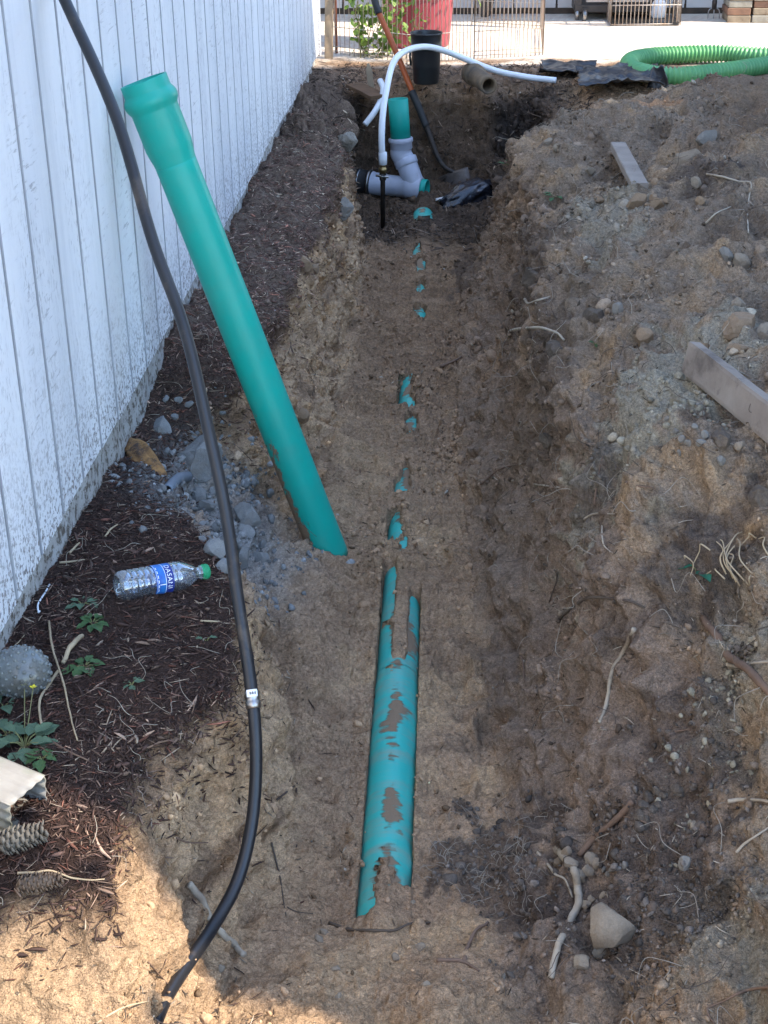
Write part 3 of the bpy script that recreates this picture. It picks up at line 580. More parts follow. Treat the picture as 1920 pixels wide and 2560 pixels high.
A = np.array([-.352, 3.56, -.50]); Bt = np.array([WX+.072, 3.62, .80]); ax = Bt-A; Ln = np.linalg.norm(ax); ax /= Ln
ax_ = thing('sewer_pipe', 'green sewer pipe with a belled end leaning against the white wall', 'pipe', A)
pl = np.linspace(0, Ln-.20, 60); tube(A+pl[:, None]*ax, .0535, 48, inner=.004).build('barrel', MAT['lean'], ax_)
prf = [(.0490, Ln-.23), (.0537, Ln-.21), (.0545, Ln-.20), (.0590, Ln-.175), (.0605, Ln-.165), (.0605, Ln-.075), (.0612, Ln-.070), (.0670, Ln-.060), (.0690, Ln-.052), (.0690, Ln-.044), (.0660, Ln-.036), (.0612, Ln-.028), (.0605, Ln-.024), (.0605, Ln+.0), (.0600, Ln+.002), (.0572, Ln+.002), (.0566, Ln-.0), (.0566, Ln-.15), (.049, Ln-.18), (.049, Ln-.23)]
lathe(prf, A, ax, 56).build('bell_socket', MAT['lean'], ax_)

# flexible black poly pipe
hp = [(110, -120, 3.10), (140*K, 0, 2.97), (250*K, 250*K, 2.80), (330*K, 520*K, 2.64), (400*K, 715*K, 2.53), (455*K, 950*K, 2.42), (490*K, 1120*K, 2.35), (515*K, 1300*K, 2.26), (538*K, 1450*K, 2.19), (551*K, 1570*K, 2.13), (552*K, 1690*K, 2.08), (540*K, 1800*K, 2.04), (510*K, 1910*K, 1.98), (455*K, 2010*K, 1.91), (400*K, 2090*K, 1.85), (352*K, 2155*K, 1.80), (320*K, 2190*K, 1.77)]
for_hose = None
HPp = []
for a_, b_, c_ in hp:
    q_ = aty(a_, b_, c_)
    if b_ > 1500*K:
        h_, hn_ = hit(a_, b_); lim = h_[1]-.02 if b_ < 2080*K else h_[1]+.004
        q_ = aty(a_, b_, min(c_, lim) if b_ < 2080*K else lim)
    HPp.append(q_)
HPp = np.array(HPp); yq = HPp[:, 1].copy(); j_ = [i for i, q_ in enumerate(hp) if q_[1] > 1300*K][0]
for i in range(len(HPp)-2, j_, -1): yq[i] = min(yq[i], yq[i-1] if i else 9)
for _ in range(3): yq[j_:-1] = np.minimum(yq[j_:-1], .25*yq[j_-1:-2]+.5*yq[j_:-1]+.25*yq[j_+1:])
HP = spline([aty(a_, b_, yq[i])-np.array([0, 0, (0, .012, .05)[max(0, i-len(hp)+3)]]) for i, (a_, b_, c_) in enumerate(hp)], 10)
MAT['poly'] = M('dusty_poly_pipe', (.010, .0105, .013), (.018, .018, .02), scale=6, rough=.40, spec=.5, c3=(.11, .08, .055), c3s=7, c3t=(.56, .80), bump=.0006, bscale=40)
hs = thing('water_hose', 'black flexible poly pipe curving from the wall down into the trench', 'hose', HP[-1])
tube(HP, .0116, 20).build('tube', MAT['poly'], hs)
ci = int(np.argmin([np.hypot(*(np.array([(RC.T@(p-O))[0]/-(RC.T@(p-O))[2]*F+CX, CY-(RC.T@(p-O))[1]/-(RC.T@(p-O))[2]*F])-np.array([630, 1748]))) for p in HP]))
cp = HP[ci]; ct = HP[ci+2]-HP[ci-2]; ct /= np.linalg.norm(ct)
cl_ = lathe([(0.0114, -.016), (.0132, -.015), (.0134, -.004), (.0128, -.003), (.0128, .003), (.0138, .004), (.0138, .015), (0.0114, .016)], cp, ct, 24).build('hose_clamp', MAT['steel'], hs)
tv = O-cp; tv = tv-ct*(tv@ct); tv /= np.linalg.norm(tv); tw = np.cross(ct, tv)
MAT['label_white'] = M('label_white', (.82, .83, .85), rough=.4); MAT['ink'] = M('ink_dark', (.03, .03, .04), rough=.5)
lv = []; lf = []
for s_ in np.linspace(-.016, -.003, 2):
    for a in np.linspace(-.75, .75, 9): lv.append(cp-ct*.002+ct*s_+.0142*(math.cos(a)*tv+math.sin(a)*tw))
lf = [(i, i+1, 10+i, 9+i) for i in range(8)]
mesh('tag', lv, lf, MAT['label_white'], cl_)
for q_, (a0, a1) in enumerate(((-.5, -.36), (-.3, -.22), (-.17, -.02), (.03, .1), (.15, .3))):
    s0, s1 = -.012+.001*(q_ % 2), -.007
    mesh('print', [cp-ct*.002+ct*s_+.01435*(math.cos(a)*tv+math.sin(a)*tw) for s_, a in ((s0, a0), (s0, a1), (s1, a1), (s1, a0))], [(0, 1, 2, 3)], MAT['ink'], cl_)

# ------------------------------------------------------------------ far fitting: wye, riser, coupling
wc = atz(1000, 462, -.50); wr = np.array([.24, -.12, -.015]); wr /= np.linalg.norm(wr)
yf_ = thing('sewer_wye', 'pale grey plastic sewer wye with an upright green riser at the far trench end', 'pipe fitting', wc)
le = aty(880, 452, wc[1]+.05); re = wc+wr*.135
MA = le; MBp = re; da = (MBp-MA); Lm = np.linalg.norm(da); da /= Lm
S_ = lambda s: MA+da*s
lathe([(.050, .10), (.062, .10), (.064, .105), (.064, .125), (.060, .13), (.060, .19), (.056, .20), (.0565, Lm-.09), (.061, Lm-.085), (.0635, Lm-.08), (.0635, Lm-.005), (.061, Lm), (.0545, Lm), (.0545, Lm-.05)], MA, da, 32).build('wye_body', MAT['pvc'], yf_)
tube([S_(Lm-.02), S_(Lm+.03)], .0535, 28, inner=.004).build('green_stub', MAT['green'], yf_)
lathe([(.05, -.05), (.066, -.05), (.070, -.045), (.070, -.02), (.066, -.017), (.066, .03), (.069, .034), (.069, .055), (.066, .06), (.066, .095), (.069, .10), (.069, .115), (.06, .12)], MA, da, 32).build('coupling', MAT['blkrub'], yf_)
for s_ in (-.035, .045, .105): lathe([(.0705, -.006), (.0715, -.005), (.0715, .005), (.0705, .006)], S_(s_), da, 32).build('clamp_band', MAT['steel'], yf_)
tube([S_(-.30), S_(-.03)], .056, 28).build('drain_pipe', MAT['black_iron'], yf_)
j0 = S_(Lm-.035); j1 = aty(1016, 408, wc[1]-.01); j2 = aty(1003, 386, wc[1]-.005); j3 = aty(1002, 352, wc[1]-.0); j4 = aty(995, 247, wc[1]+.01)
bd = spline([j0, j1+(j0-j1)*.35, j1, j2, j2+(j3-j2)*.4], 8)
tube(bd, .0565, 28, cap=False).build('branch', MAT['pvc'], yf_)
up = (j4-j3)/np.linalg.norm(j4-j3)
br = (j1-j0)/np.linalg.norm(j1-j0)
lathe([(.0565, -.028), (.0615, -.024), (.0635, -.018), (.0635, .01), (.0615, .014), (.0565, .016)], j1+br*.012, br, 32).build('elbow_socket', MAT['pvc'], yf_)
lathe([(.0565, -.045), (.060, -.04), (.060, -.012), (.064, -.008), (.066, -.002), (.066, .012), (.063, .016), (.0545, .017), (.0545, -.02)], j3, up, 32).build('hub', MAT['pvc'], yf_)
tube([j3-up*.02, j3+up*.1, j4], .0535, 36, inner=.004).build('riser', MAT['green'], yf_)

# white hose with brass valve on a black standpipe
sp0 = atz(957, 540, -.53); YS = sp0[1]
st = thing('standpipe', 'thin black standpipe with brass valve and white hose rising from the trench', 'water pipe', sp0)
p1 = aty(957, 455, YS); p2 = aty(957, 428, YS); p3 = aty(957, 402, YS)
tube([sp0-np.array([0, 0, .08]), p1, aty(957, 440, YS)], .0125, 14).build('pipe', MAT['black_iron'], st)
box((p1+p2)/2, (.034, .034, .045), bev=.008).build('valve_body', MAT['black_iron'], st)
vh = tube([(p1+p2)/2+np.array([-.035, -.012, .008]), (p1+p2)/2+np.array([.03, -.012, .0])], .006, 8).build('valve_handle', MAT['steel'], st)
lathe([(.010, -.012), (.016, -.012), (.016, -.004), (.022, -.003), (.022, .016), (.016, .018), (.016, .03), (.019, .031), (.019, .05), (.014, .052)], p2, (0, 0, 1), 6).build('brass_nut', MAT['brass'], st)
hw = [p3-np.array([0, 0, .01]), aty(954, 350, YS), aty(957, 285, YS+.05), aty(966, 225, YS+.15), aty(980, 165, YS+.30), aty(1000, 136, YS+.42), aty(1035, 120, YS+.52), aty(1075, 118, YS+.60), aty(1120, 130, YS+.66), aty(1170, 150, YS+.72), aty(1240, 177, YS+.74), aty(1320, 193, YS+.74), aty(1390, 201, YS+.74)]
hose_w = spline(hw, 8); tube(hose_w, .0162, 16, inner=.003).build('hose', MAT['white_hose'], st)
lathe([(.0165, -.03), (.0205, -.028), (.0215, .0), (.0215, .032), (.0165, .036)], hw[0]+np.array([0, 0, .02]), (0, 0, 1), 18).build('ferrule', MAT['white_hose'], st)
q = [aty(912, 312, 7.75), aty(935, 282, 7.78), aty(952, 250, 7.85), aty(958, 222, 7.9), aty(950, 201, 7.95)]
tag(tube(spline(q, 8), .0160, 16, inner=.003).build('hose_offcut', MAT['white_hose'], None, origin=q[0]), 'short bent white hose end lying in the far trench behind the standpipe', 'hose')

# shovel
MAT['orange'] = M('orange_fibreglass', (.45, .10, .025), (.38, .08, .02), scale=10, rough=.45)
sb = hit(1128, 462)[0]; s0 = sb+np.array([.0, 0, .02]); s_top = aty(935, -10, sb[1]+.42)
shv = thing('shovel', 'orange and black handled shovel standing in the pit beside the wye', 'shovel', sb)
def along(px, py):      # point on the shovel's leaning plane
    t = (462-py)/472.; return aty(px, py, sb[1]+.42*max(t, 0)**1.0)
hpz = [along(930, -30), along(936, 0), along(948, 35)]
tube(spline(hpz, 6), [.019]*13, 14).build('grip', MAT['blkrub'], shv)
tube(spline([along(946, 30), along(990, 130), along(1032, 233)], 8), .0158, 14).build('handle', MAT['orange'], shv)
tube(spline([along(1029, 228), along(1048, 272), along(1066, 318)], 6), np.linspace(.021, .0185, 13), 14).build('socket', MAT['blkrub'], shv)
neck = spline([along(1064, 312), along(1078, 350), along(1094, 392), along(1112, 418), along(1136, 432)], 8)
tube(neck, np.linspace(.017, .011, len(neck)), 12).build('neck', MAT['black_iron'], shv)
# blade: dished plate standing on edge beside the neck
bc = along(1128, 440); u = np.linspace(-1, 1, 11); vv = np.linspace(0, 1, 14); bvs = []
sd = np.array([.62, -.28, .30]); sd /= np.linalg.norm(sd); dn = np.array([.12, -.30, -.94]); dn -= sd*(dn@sd); dn /= np.linalg.norm(dn); nn_ = np.cross(sd, dn)
for b_ in vv:
    hw_ = .095*(1 if b_ < .55 else math.sqrt(max(1-((b_-.55)/.47)**2, .02)))
    for a in u: bvs.append(bc+sd*a*hw_+dn*(b_*.19-.02)+nn_*(.030*a*a+.02*b_*b_))
fi = np.arange(len(bvs)).reshape(14, 11); bq = np.stack([fi[:-1, :-1], fi[:-1, 1:], fi[1:, 1:], fi[1:, :-1]], -1).reshape(-1, 4)
MAT['blade'] = M('shovel_steel', (.16, .14, .13), (.09, .065, .05), scale=14, rough=.55, metal=.6, c3=(.10, .07, .05), c3s=8)
bl = mesh('blade', bvs, bq, MAT['blade'], shv); sm = bl.modifiers.new('s', 'SOLIDIFY'); sm.thickness = .003
# ------------------------------------------------------------------ bag, bucket, log, tarp, green suction hose
MAT['bag'] = M('black_plastic_film', (.012, .013, .018), (.02, .021, .028), scale=9, rough=.22, spec=.7, bump=.004, bscale=28)
MAT['tarpm'] = M('dusty_black_sheet', (.02, .02, .024), (.05, .047, .045), scale=5, rough=.38, spec=.6, c3=(.22, .19, .15), c3s=5, c3t=(.50, .66), bump=.003, bscale=22)
bh = hit(1170, 506)[0]; v, f = ICO4; v = v.copy()
rg = fbm(v*2.2, 4, ridge=True, seed=3); v = v*(1+.30*fbm(v*1.6, 3, seed=2)+.28*rg-.08)[:, None]
dr = atz(1245, 455, -.38)-atz(1095, 520, -.47); dr /= np.linalg.norm(dr); d3 = np.array([0, 0, 1.]); d2 = np.cross(d3, dr); d2 /= np.linalg.norm(d2); d3 = np.cross(dr, d2)
bag = mesh('plastic_bag', bh+np.array([0, .03, .03])+v[:, :1]*.155*dr+v[:, 1:2]*.07*d2+v[:, 2:3]*.062*d3, f, MAT['bag'], origin=bh)
tag(bag, 'crumpled black plastic bag lying on the trench floor beside the shovel', 'bag')
rgp = hit(1120, 505)[0]; gu = np.linspace(-1, 1, 14); rv = []
for a in gu:
    for b_ in gu: rv.append((a*.065, b_*.022, .0))
rv = np.array(rv); rv[:, 2] = .012+.012*fbm(rv*30, 3, seed=4)+.01*rv[:, 0]/.065
fi = np.arange(196).reshape(14, 14); sq = np.stack([fi[:-1, :-1], fi[:-1, 1:], fi[1:, 1:], fi[1:, :-1]], -1).reshape(-1, 4)
MAT['rag'] = M('dirty_white_plastic', (.62, .60, .58), (.42, .38, .34), scale=25, rough=.6)
rag = mesh('plastic_scrap', rgp+rv+np.array([0, 0, .012]), sq, MAT['rag'], origin=rgp); rag.modifiers.new('s', 'SOLIDIFY').thickness = .002
tag(rag, 'crumpled pale plastic scrap at the near end of the black bag', 'scrap')

bb = atz(1065, 207, -.0); bu = thing('bucket', 'tall black plastic bucket standing behind the trench end', 'bucket', bb)
s = pxsize(bb)
lathe([(0, .002), (30*s, .0), (31.5*s, .006), (36*s, .175), (37*s, .18), (39*s, .182), (39*s, .189), (38*s, .193), (38.3*s, .252), (40*s, .255), (40.3*s, .263), (38.5*s, .265), (37.6*s, .260), (35*s, .10), (29*s, .01), (0, .012)], bb, (.0, 0, 1), 40).build('body', MAT['blk'], bu)
tube([bb+np.array([-37*s, -.04, .19]), bb+np.array([-39.5*s, -.055, .15]), bb+np.array([-36.5*s, -.06, .10])], .006, 8).build('handle_lug', MAT['blk'], bu)
MAT['clay'] = M('old_clay_pipe', (.22, .155, .095), (.12, .085, .055), scale=14, rough=.9, bump=.003, bscale=40, c3=(.10, .08, .06), c3s=12, c3t=(.52, .62))
l0 = atz(1222, 214, .045); l1 = atz(1170, 185, .06); ld = l1-l0; ld /= np.linalg.norm(ld); ld = np.array([-.25, .95, .02]); ld /= np.linalg.norm(ld)
cp_ = thing('clay_pipe', 'short length of old brown clay pipe lying open end forward behind the pit', 'pipe', l0)
tube(np.array([l0+ld*t for t in (0, .1, .2, .30)]), [.046, .047, .048, .049], 26, inner=.013).build('barrel', MAT['clay'], cp_)
lathe([(.04, .24), (.050, .25), (.059, .26), (.060, .34), (.057, .345), (.045, .345), (.045, .25)], l0, ld, 26).build('socket', MAT['clay'], cp_)

def sheet(name, pxs, z0, label, cat, mat, seed, n=46, amp=.03, fold=.02):
    """crumpled sheet over a quad of photo pixels lying on the ground"""
    c4 = [atz(*p, z0) for p in pxs]; vs_ = []
    for b_ in np.linspace(0, 1, n):
        for a in np.linspace(0, 1, n): vs_.append((c4[0]*(1-a)+c4[1]*a)*(1-b_)+(c4[3]*(1-a)+c4[2]*a)*b_)
    vs_ = np.array(vs_); A_, B_ = np.meshgrid(np.linspace(0, 1, n), np.linspace(0, 1, n)); A_ = A_.ravel(); B_ = B_.ravel()
    q = vs_*np.array([6, 9, 1])+seed
    vs_[:, 2] += .012+amp*np.abs(fbm(q, 4, seed=seed))+fold*np.maximum(fbm(q*.8, 3, ridge=True, seed=seed+1), 0)
    e = np.minimum(np.minimum(A_, 1-A_), np.minimum(B_, 1-B_)); ed = np.exp(-e/.04)
    vs_[:, 2] += ed*.05*np.maximum(fbm(q*1.3, 2, seed=seed+2), -.1); vs_[:, 0] += .05*fbm(q*.9, 3, seed=seed+5); vs_[:, 1] += .05*fbm(q*.9, 3, seed=seed+6)
    fi = np.arange(n*n).reshape(n, n); fq = np.stack([fi[:-1, :-1], fi[:-1, 1:], fi[1:, 1:], fi[1:, :-1]], -1).reshape(-1, 4)
    o = mesh(name, vs_, fq, mat, origin=c4[0]); o.modifiers.new('s', 'SOLIDIFY').thickness = .0025; return tag(o, label, cat)
sheet('tarp', [(1445, 232), (1655, 228), (1640, 182), (1440, 188)], .01, 'crumpled black plastic sheet with raised edges in front of the green hose', 'tarp', MAT['tarpm'], 3, amp=.05, fold=.045)
sheet('tarp', [(1345, 195), (1470, 198), (1490, 168), (1360, 166)], .005, 'flat dusty black sheet lying left of the green hose bend', 'tarp', MAT['tarpm'], 8, amp=.025, fold=.03)
flap = hit(1655, 222)[0]
fv_ = []; nfl = 14
for q_ in np.linspace(0, 1, nfl):
    for a in np.linspace(-1, 1, nfl):
        wv = .062*(1-.45*q_*abs(a)**2)*(1-.25*q_); fv_.append(flap+np.array([-.02+a*wv, .025*a*a+.05*q_*q_-.01+.02*math.sin(5*q_+a*2), .115*math.sin(q_*1.75)*(1-.25*a*a)+.01*math.sin(a*6)]))
fi = np.arange(nfl*nfl).reshape(nfl, nfl); fq = np.stack([fi[:-1, :-1], fi[:-1, 1:], fi[1:, 1:], fi[1:, :-1]], -1).reshape(-1, 4)
fo_ = mesh('tarp_flap', fv_, fq, MAT['tarpm'], origin=flap); fo_.modifiers.new('s', 'SOLIDIFY').thickness = .003
tag(fo_, 'stiff black fold of plastic standing up against the green hose', 'tarp')

zc = .035
def hz(x, y): return atz(x*K, y*K, zc)
hp2 = [hz(1760, 124), hz(1659, 141), hz(1600, 150), hz(1540, 158), hz(1470, 165), hz(1410, 162), hz(1372, 152), hz(1358, 140), hz(1370, 129), hz(1410, 122), hz(1470, 118), hz(1560, 116), hz(1659, 121), hz(1760, 124)+np.array([.2, .1, 0])]
hp2[0] = hp2[1]+(hp2[1]-hp2[2])*1.6
ctr = spline(hp2, 60); L_ = np.r_[0, np.cumsum(np.linalg.norm(np.diff(ctr, axis=0), axis=1))]
ns_ = int(L_[-1]/.0045); sL = np.linspace(0, L_[-1], ns_); ctr = np.stack([np.interp(sL, L_, ctr[:, i]) for i in range(3)], 1)
rr_ = .0445+.0078*np.maximum(np.sin(sL*2*np.pi/.024), -.5)
MAT['ghose'] = M('green_suction_hose', (.16, .42, .15), (.11, .33, .13), scale=4, rough=.42, spec=.45)
sh = thing('suction_hose', 'thick ribbed green suction hose doubled back on the bare yard', 'hose', ctr[len(ctr)//2])
tube(ctr, rr_, 18).build('ribbed_tube', MAT['ghose'], sh)

# stakes and boards
MAT['wood'] = M('weathered_wood', (.40, .31, .21), (.27, .20, .135), scale=9, rough=.85, stretch=(1, 1, 1), bump=.002, bscale=50)
MAT['greywood'] = M('grey_timber', (.33, .275, .225), (.22, .175, .14), scale=7, rough=.9, bump=.002, bscale=60, c3=(.14, .11, .09), c3s=6)
def rotz_to(d, roll=0):
    d = np.asarray(d, float); d /= np.linalg.norm(d); u_ = np.array([0, 0, 1.]) if abs(d[2]) < .9 else np.array([0, 1., 0]); s_ = np.cross(d, u_); s_ /= np.linalg.norm(s_); t = np.cross(s_, d)
    c_, si = math.cos(roll), math.sin(roll); return np.stack([d, c_*s_+si*t, -si*s_+c_*t], 1)
def plank(name, a, b_, wd_, th, label, cat, mat, roll=0, seed=0, taper=0):
    a = np.asarray(a, float); b_ = np.asarray(b_, float); d = b_-a; L1 = np.linalg.norm(d); R = rotz_to(d, roll); vs_ = []; n = 14
    for i, t in enumerate(np.linspace(0, 1, n)):
        k_ = 1-taper*max(0, (t-.75)/.25)
        for (p, q) in ((-1, -.8), (-.9, -1), (.9, -1), (1, -.8), (1, .8), (.9, 1), (-.9, 1), (-1, .8)): vs_.append((t*L1, p*wd_/2*k_, q*th/2*k_))
    vs_ = np.array(vs_); vs_[:, 1:] += .0025*np.c_[fbm(vs_*np.array([9, 60, 60])+seed, 2), fbm(vs_*np.array([9, 60, 60])+seed+7, 2)]
    f = [(i*8+j, i*8+(j+1) % 8, (i+1)*8+(j+1) % 8, (i+1)*8+j) for i in range(n-1) for j in range(8)]+[tuple(range(8))[::-1], tuple((n-1)*8+j for j in range(8))]
    return tag(mesh(name, a+vs_@R.T, f, mat, origin=a, smooth=False), label, cat)
t0 = hit(1722, 940)[0]+np.array([0, 0, .045]); t1 = hit(1925, 1120)[0]+np.array([.0, -.0, .055])
plank('timber', t0, t1+(t1-t0)*.5, .028, .072, 'thick grey sawn timber sticking out of the right-hand heap', 'timber', MAT['greywood'], roll=.2, seed=3)
a = hit(1600, 460)[0]; b_ = hit(1543, 395)[0]
plank('wood_stake', a+np.array([.0, 0, -.01]), b_+np.array([0, .0, .045]), .055, .028, 'short grey wooden stake poking from the upper spoil heap', 'stake', MAT['greywood'], seed=5)
a = atz(930, 232, -.06); plank('wood_stake', a, aty(920, 158, a[1]), .034, .02, 'pale pointed wooden stake standing at the far trench corner', 'stake', MAT['wood'], seed=8, taper=.7)
a = atz(885, 212, -.02); b_ = atz(948, 243, -.04); plank('old_board', a, b_, .10, .02, 'rotten brown board lying behind the white hose end', 'board', M('rotten_board', (.17, .095, .05), (.10, .06, .035), scale=14, rough=.95, bump=.003), seed=9)
a = hit(1095, 920)[0]; 
# ------------------------------------------------------------------ pen, post, barrel, plant and yard things
MAT['wire'] = M('galvanised_wire', (.50, .47, .44), (.40, .30, .22), scale=12, rough=.5, metal=.5)
pen = thing('wire_pen', 'folding galvanised wire pen zigzagging round the red barrel', 'pen', atz(1035, 158, -.03))
def pen_panel(a, b_, h=.76, wires=17, rails=(.02, .045, .16, .42, .74)):
    mb = MB(); a = np.asarray(a); b_ = np.asarray(b_); up_ = np.array([0, 0, 1.])
    for i in range(wires+1):
        p = a+(b_-a)*i/wires; th = .0034 if i in (0, wires) else .0021
        tube([p, p+up_*h], th, 5, mb=mb)
    for r_ in rails: tube([a+up_*r_, b_+up_*r_], .0024, 5, mb=mb)
    mb.build('wire_panel', MAT['wire'], pen)
pts = [atz(828, 134, -.03), atz(1030, 158, -.03), atz(1185, 148, -.03), atz(1357, 139, -.03), atz(1352, 72, -.03), atz(1180, 62, -.03)]
for i in range(5): pen_panel(pts[i], pts[i+1], wires=17 if i != 3 else 22)
a = atz(841, 133, -.03); tag(tube([a-np.array([0, 0, .1]), a+np.array([0, 0, 1.4])], .009, 8).build('steel_stake', MAT['rust'], None, origin=a), 'rusty red steel stake beside the shed corner', 'stake')
a = atz(822, 146, -.03); plank('wood_post', a, a+np.array([.01, .02, .35]), .05, .04, 'short weathered wooden post at the foot of the shed corner', 'post', MAT['wood'], seed=12)
MAT['red'] = M('faded_red_plastic', (.33, .055, .07), (.27, .045, .06), scale=5, rough=.38, spec=.5)
bc0 = atz(1045, 112, -.03); s = pxsize(bc0); br_ = thing('barrel_planter', 'big faded red plastic barrel with moulded ridges inside the pen', 'barrel', bc0)
R0 = 78*s; R1 = 90*s; hh = .9
pr_ = [(0, .0), (R0*.97, .0), (R0, .012)]
for z in np.linspace(.02, .9, 100):
    r_ = R0+(R1-R0)*min(z/.34, 1)
    if .29 < z < .41: r_ += .009*max(math.sin((z-.29)*2*math.pi/.04), -.2)
    if .55 < z < .63: r_ += .009*max(math.sin((z-.55)*2*math.pi/.04), -.2)
    pr_.append((r_, z))
pr_ += [(R1+.01, .90), (R1+.012, .92), (R1-.01, .92), (R1-.02, .80)]
lathe(pr_, bc0, (0, 0, 1), 48).build('body', MAT['red'], br_)
lathe([(0, .80), (R1-.015, .80)], bc0, (0, 0, 1), 32).build('soil_fill', MAT['skirt'], br_)
# vine: stems with many small leaves, climbing the pen
MAT['leafy'] = M('vine_leaf', (.20, .30, .05), (.12, .20, .035), scale=3, rough=.5, spec=.3)
MAT['stem'] = M('plant_stem', (.16, .18, .06), (.22, .17, .08), scale=9, rough=.7)
def leaf_mesh(n, scale, base, dirs, mat, name, parent, width=.5):
    T = np.array([(0, 0, 0), (-.5*width, .35, .05), (0, .4, -.03), (.5*width, .35, .05), (-.38*width, .75, .0), (0, .78, -.05), (.38*width, .75, 0), (0, 1.05, -.10)])
    Fc = np.array([(0, 2, 1), (0, 3, 2), (1, 2, 5), (1, 5, 4), (2, 3, 6), (2, 6, 5), (4, 5, 7), (5, 6, 7)])
    d = dirs/np.linalg.norm(dirs, axis=1)[:, None]; u_ = rng.normal(size=d.shape)*.5+np.array([0, 0, 1]); sd_ = np.cross(d, u_); sd_ /= np.linalg.norm(sd_, axis=1)[:, None]; nm = np.cross(sd_, d)
    V = base[:, None]+scale[:, None, None]*(T[None, :, 0:1]*sd_[:, None]+T[None, :, 1:2]*d[:, None]+T[None, :, 2:3]*nm[:, None])
    FF = (Fc[None]+8*np.arange(n)[:, None, None]).reshape(-1, 3); return mesh(name, V.reshape(-1, 3), FF, mat, parent)
vn = thing('vine_plant', 'leafy yellow green vine climbing the wire pen in front of the red barrel', 'plant', atz(930, 140, -.03))
mb = MB(); LB = []; LD = []
for k_ in range(15):
    px_ = rng.uniform(885, 975) if k_ < 10 else rng.uniform(975, 1100); a = atz(px_ if k_ < 10 else rng.uniform(900, 1040), 148-rng.uniform(0, 12), -.03); hgt = rng.uniform(.25, .75)
    tp = a+np.array([rng.normal()*.07, .0+rng.normal()*.05, hgt]); mid = (a+tp)/2+rng.normal(size=3)*.04; S = spline([a, mid, tp], 8); tube(S, np.linspace(.003, .0012, len(S)), 5, mb=mb)
    for p in S[2:]:
        for _ in range(2 if k_ < 10 else 1): LB.append(p+rng.normal(size=3)*.02); LD.append(rng.normal(size=3)+np.array([0, -.3, -.2]))
mb.build('stem', MAT['stem'], vn); LB = np.array(LB); LD = np.array(LD); leaf_mesh(len(LB), rng.uniform(.025, .055, len(LB)), LB, LD, MAT['leafy'], 'foliage', vn, .8)
hb_ = atz(1150, 20, .3); mb = MB(); LB = []; LD = []
hv = thing('trailing_plant', 'thin trailing plant with a few pale leaves above the back of the pen', 'plant', bc0+np.array([.1, .0, .8]))
for k_ in range(7):
    a = bc0+np.array([rng.uniform(-.15, .2), rng.uniform(-.1, .1), .80]); b_ = a+np.array([rng.uniform(.0, .45), -.25, rng.uniform(-.5, .1)]); S = spline([a, (a+b_)/2+np.array([0, -.05, .12]), b_], 8); tube(S, .0015, 5, mb=mb)
    for p in S[4:]: LB.append(p); LD.append(rng.normal(size=3)+np.array([0, -.2, -.5]))
mb.build('stem', MAT['stem'], hv); leaf_mesh(len(LB), rng.uniform(.025, .05, len(LB)), np.array(LB), np.array(LD), MAT['leafy'], 'foliage', hv, .7)

# cart, wire crate, fork, blocks in front of the porch building
MAT['darkframe'] = M('dark_metal_frame', (.045, .040, .038), (.07, .06, .055), scale=8, rough=.5, metal=.3)
MAT['beige'] = M('beige_board', (.60, .52, .43), (.54, .46, .38), scale=3, rough=.7)
def gz(px, py): return atz(px, py, -.03)
c0 = gz(1433, 50); c1 = gz(1560, 50); yc = c0[1]
ct_ = thing('cart', 'dark framed cart with a pale panel on small casters by the porch building', 'cart', (c0+c1)/2)
def xat(px, py): return aty(px, py, yc)
zb = xat(1440, 28)[2]
for (pa, pb) in ((1436, 1453), ):
    x0 = xat(pa, 20)[0]; x1 = xat(pb, 20)[0]; box(((x0+x1)/2, yc, zb+.5), (x1-x0, .05, 1.0), bev=.004).build('upright', MAT['darkframe'], ct_, smooth=False)
x0 = xat(1436, 20)[0]; x1 = xat(1640, 20)[0]
box(((x0+x1)/2, yc-.003, zb+.02), (x1-x0, .05, .05), bev=.004).build('bottom_rail', MAT['darkframe'], ct_, smooth=False)
box((x1-.025, yc, zb+.5), (.05, .05, 1.0), bev=.004).build('upright', MAT['darkframe'], ct_, smooth=False)
box(((x0+x1)/2+.02, yc+.012, zb+.52), (x1-x0-.12, .02, .92)).build('panel', MAT['beige'], ct_, smooth=False)
box(((x0+x1)/2, yc+.30, zb+.02), (x1-x0, .5, .04)).build('deck', MAT['darkframe'], ct_, smooth=False)
for xx, dy in ((x0+.02, 0), (x0+.07, -.04), (x1-.03, 0), (x1-.05, .5)):
    wl = lathe([(.008, -.014), (.034, -.012), (.038, -.006), (.038, .006), (.034, .012), (.008, .014)], (xx, yc+dy, -.03+.038), (1, 0, .0), 18).build('caster', MAT['steel'], ct_)
    box((xx, yc+dy, -.03+.06), (.035, .02, .05)).build('fork', MAT['darkframe'], wl, smooth=False)
cr = thing('wire_crate', 'rectangular wire dog crate standing open on the yard before the cart', 'crate', gz(1612, 66))
ca = gz(1527, 66); cb = gz(1700, 64)
def crate_face(a, b_, h, n, name='wire_side'):
    mb = MB(); up_ = np.array([0, 0, 1.])
    for i in range(n+1): p = a+(b_-a)*i/n; tube([p+up_*.004, p+up_*h], .0032, 5, mb=mb)
    for r_ in (.012, .135, .30, h): tube([a+up_*r_, b_+up_*r_], .0038, 5, mb=mb)
    mb.build(name, MAT['wire'], cr)
dp = np.array([0, .42, 0]); crate_face(ca, cb, .5, 18); crate_face(ca+dp, cb+dp, .5, 18); crate_face(ca, ca+dp, .5, 8); crate_face(cb, cb+dp, .5, 8)
box((ca+cb)/2+dp/2+np.array([0, 0, .012]), (np.linalg.norm(cb-ca)-.02, .40, .014)).build('tray', MAT['blk'], cr, smooth=False)
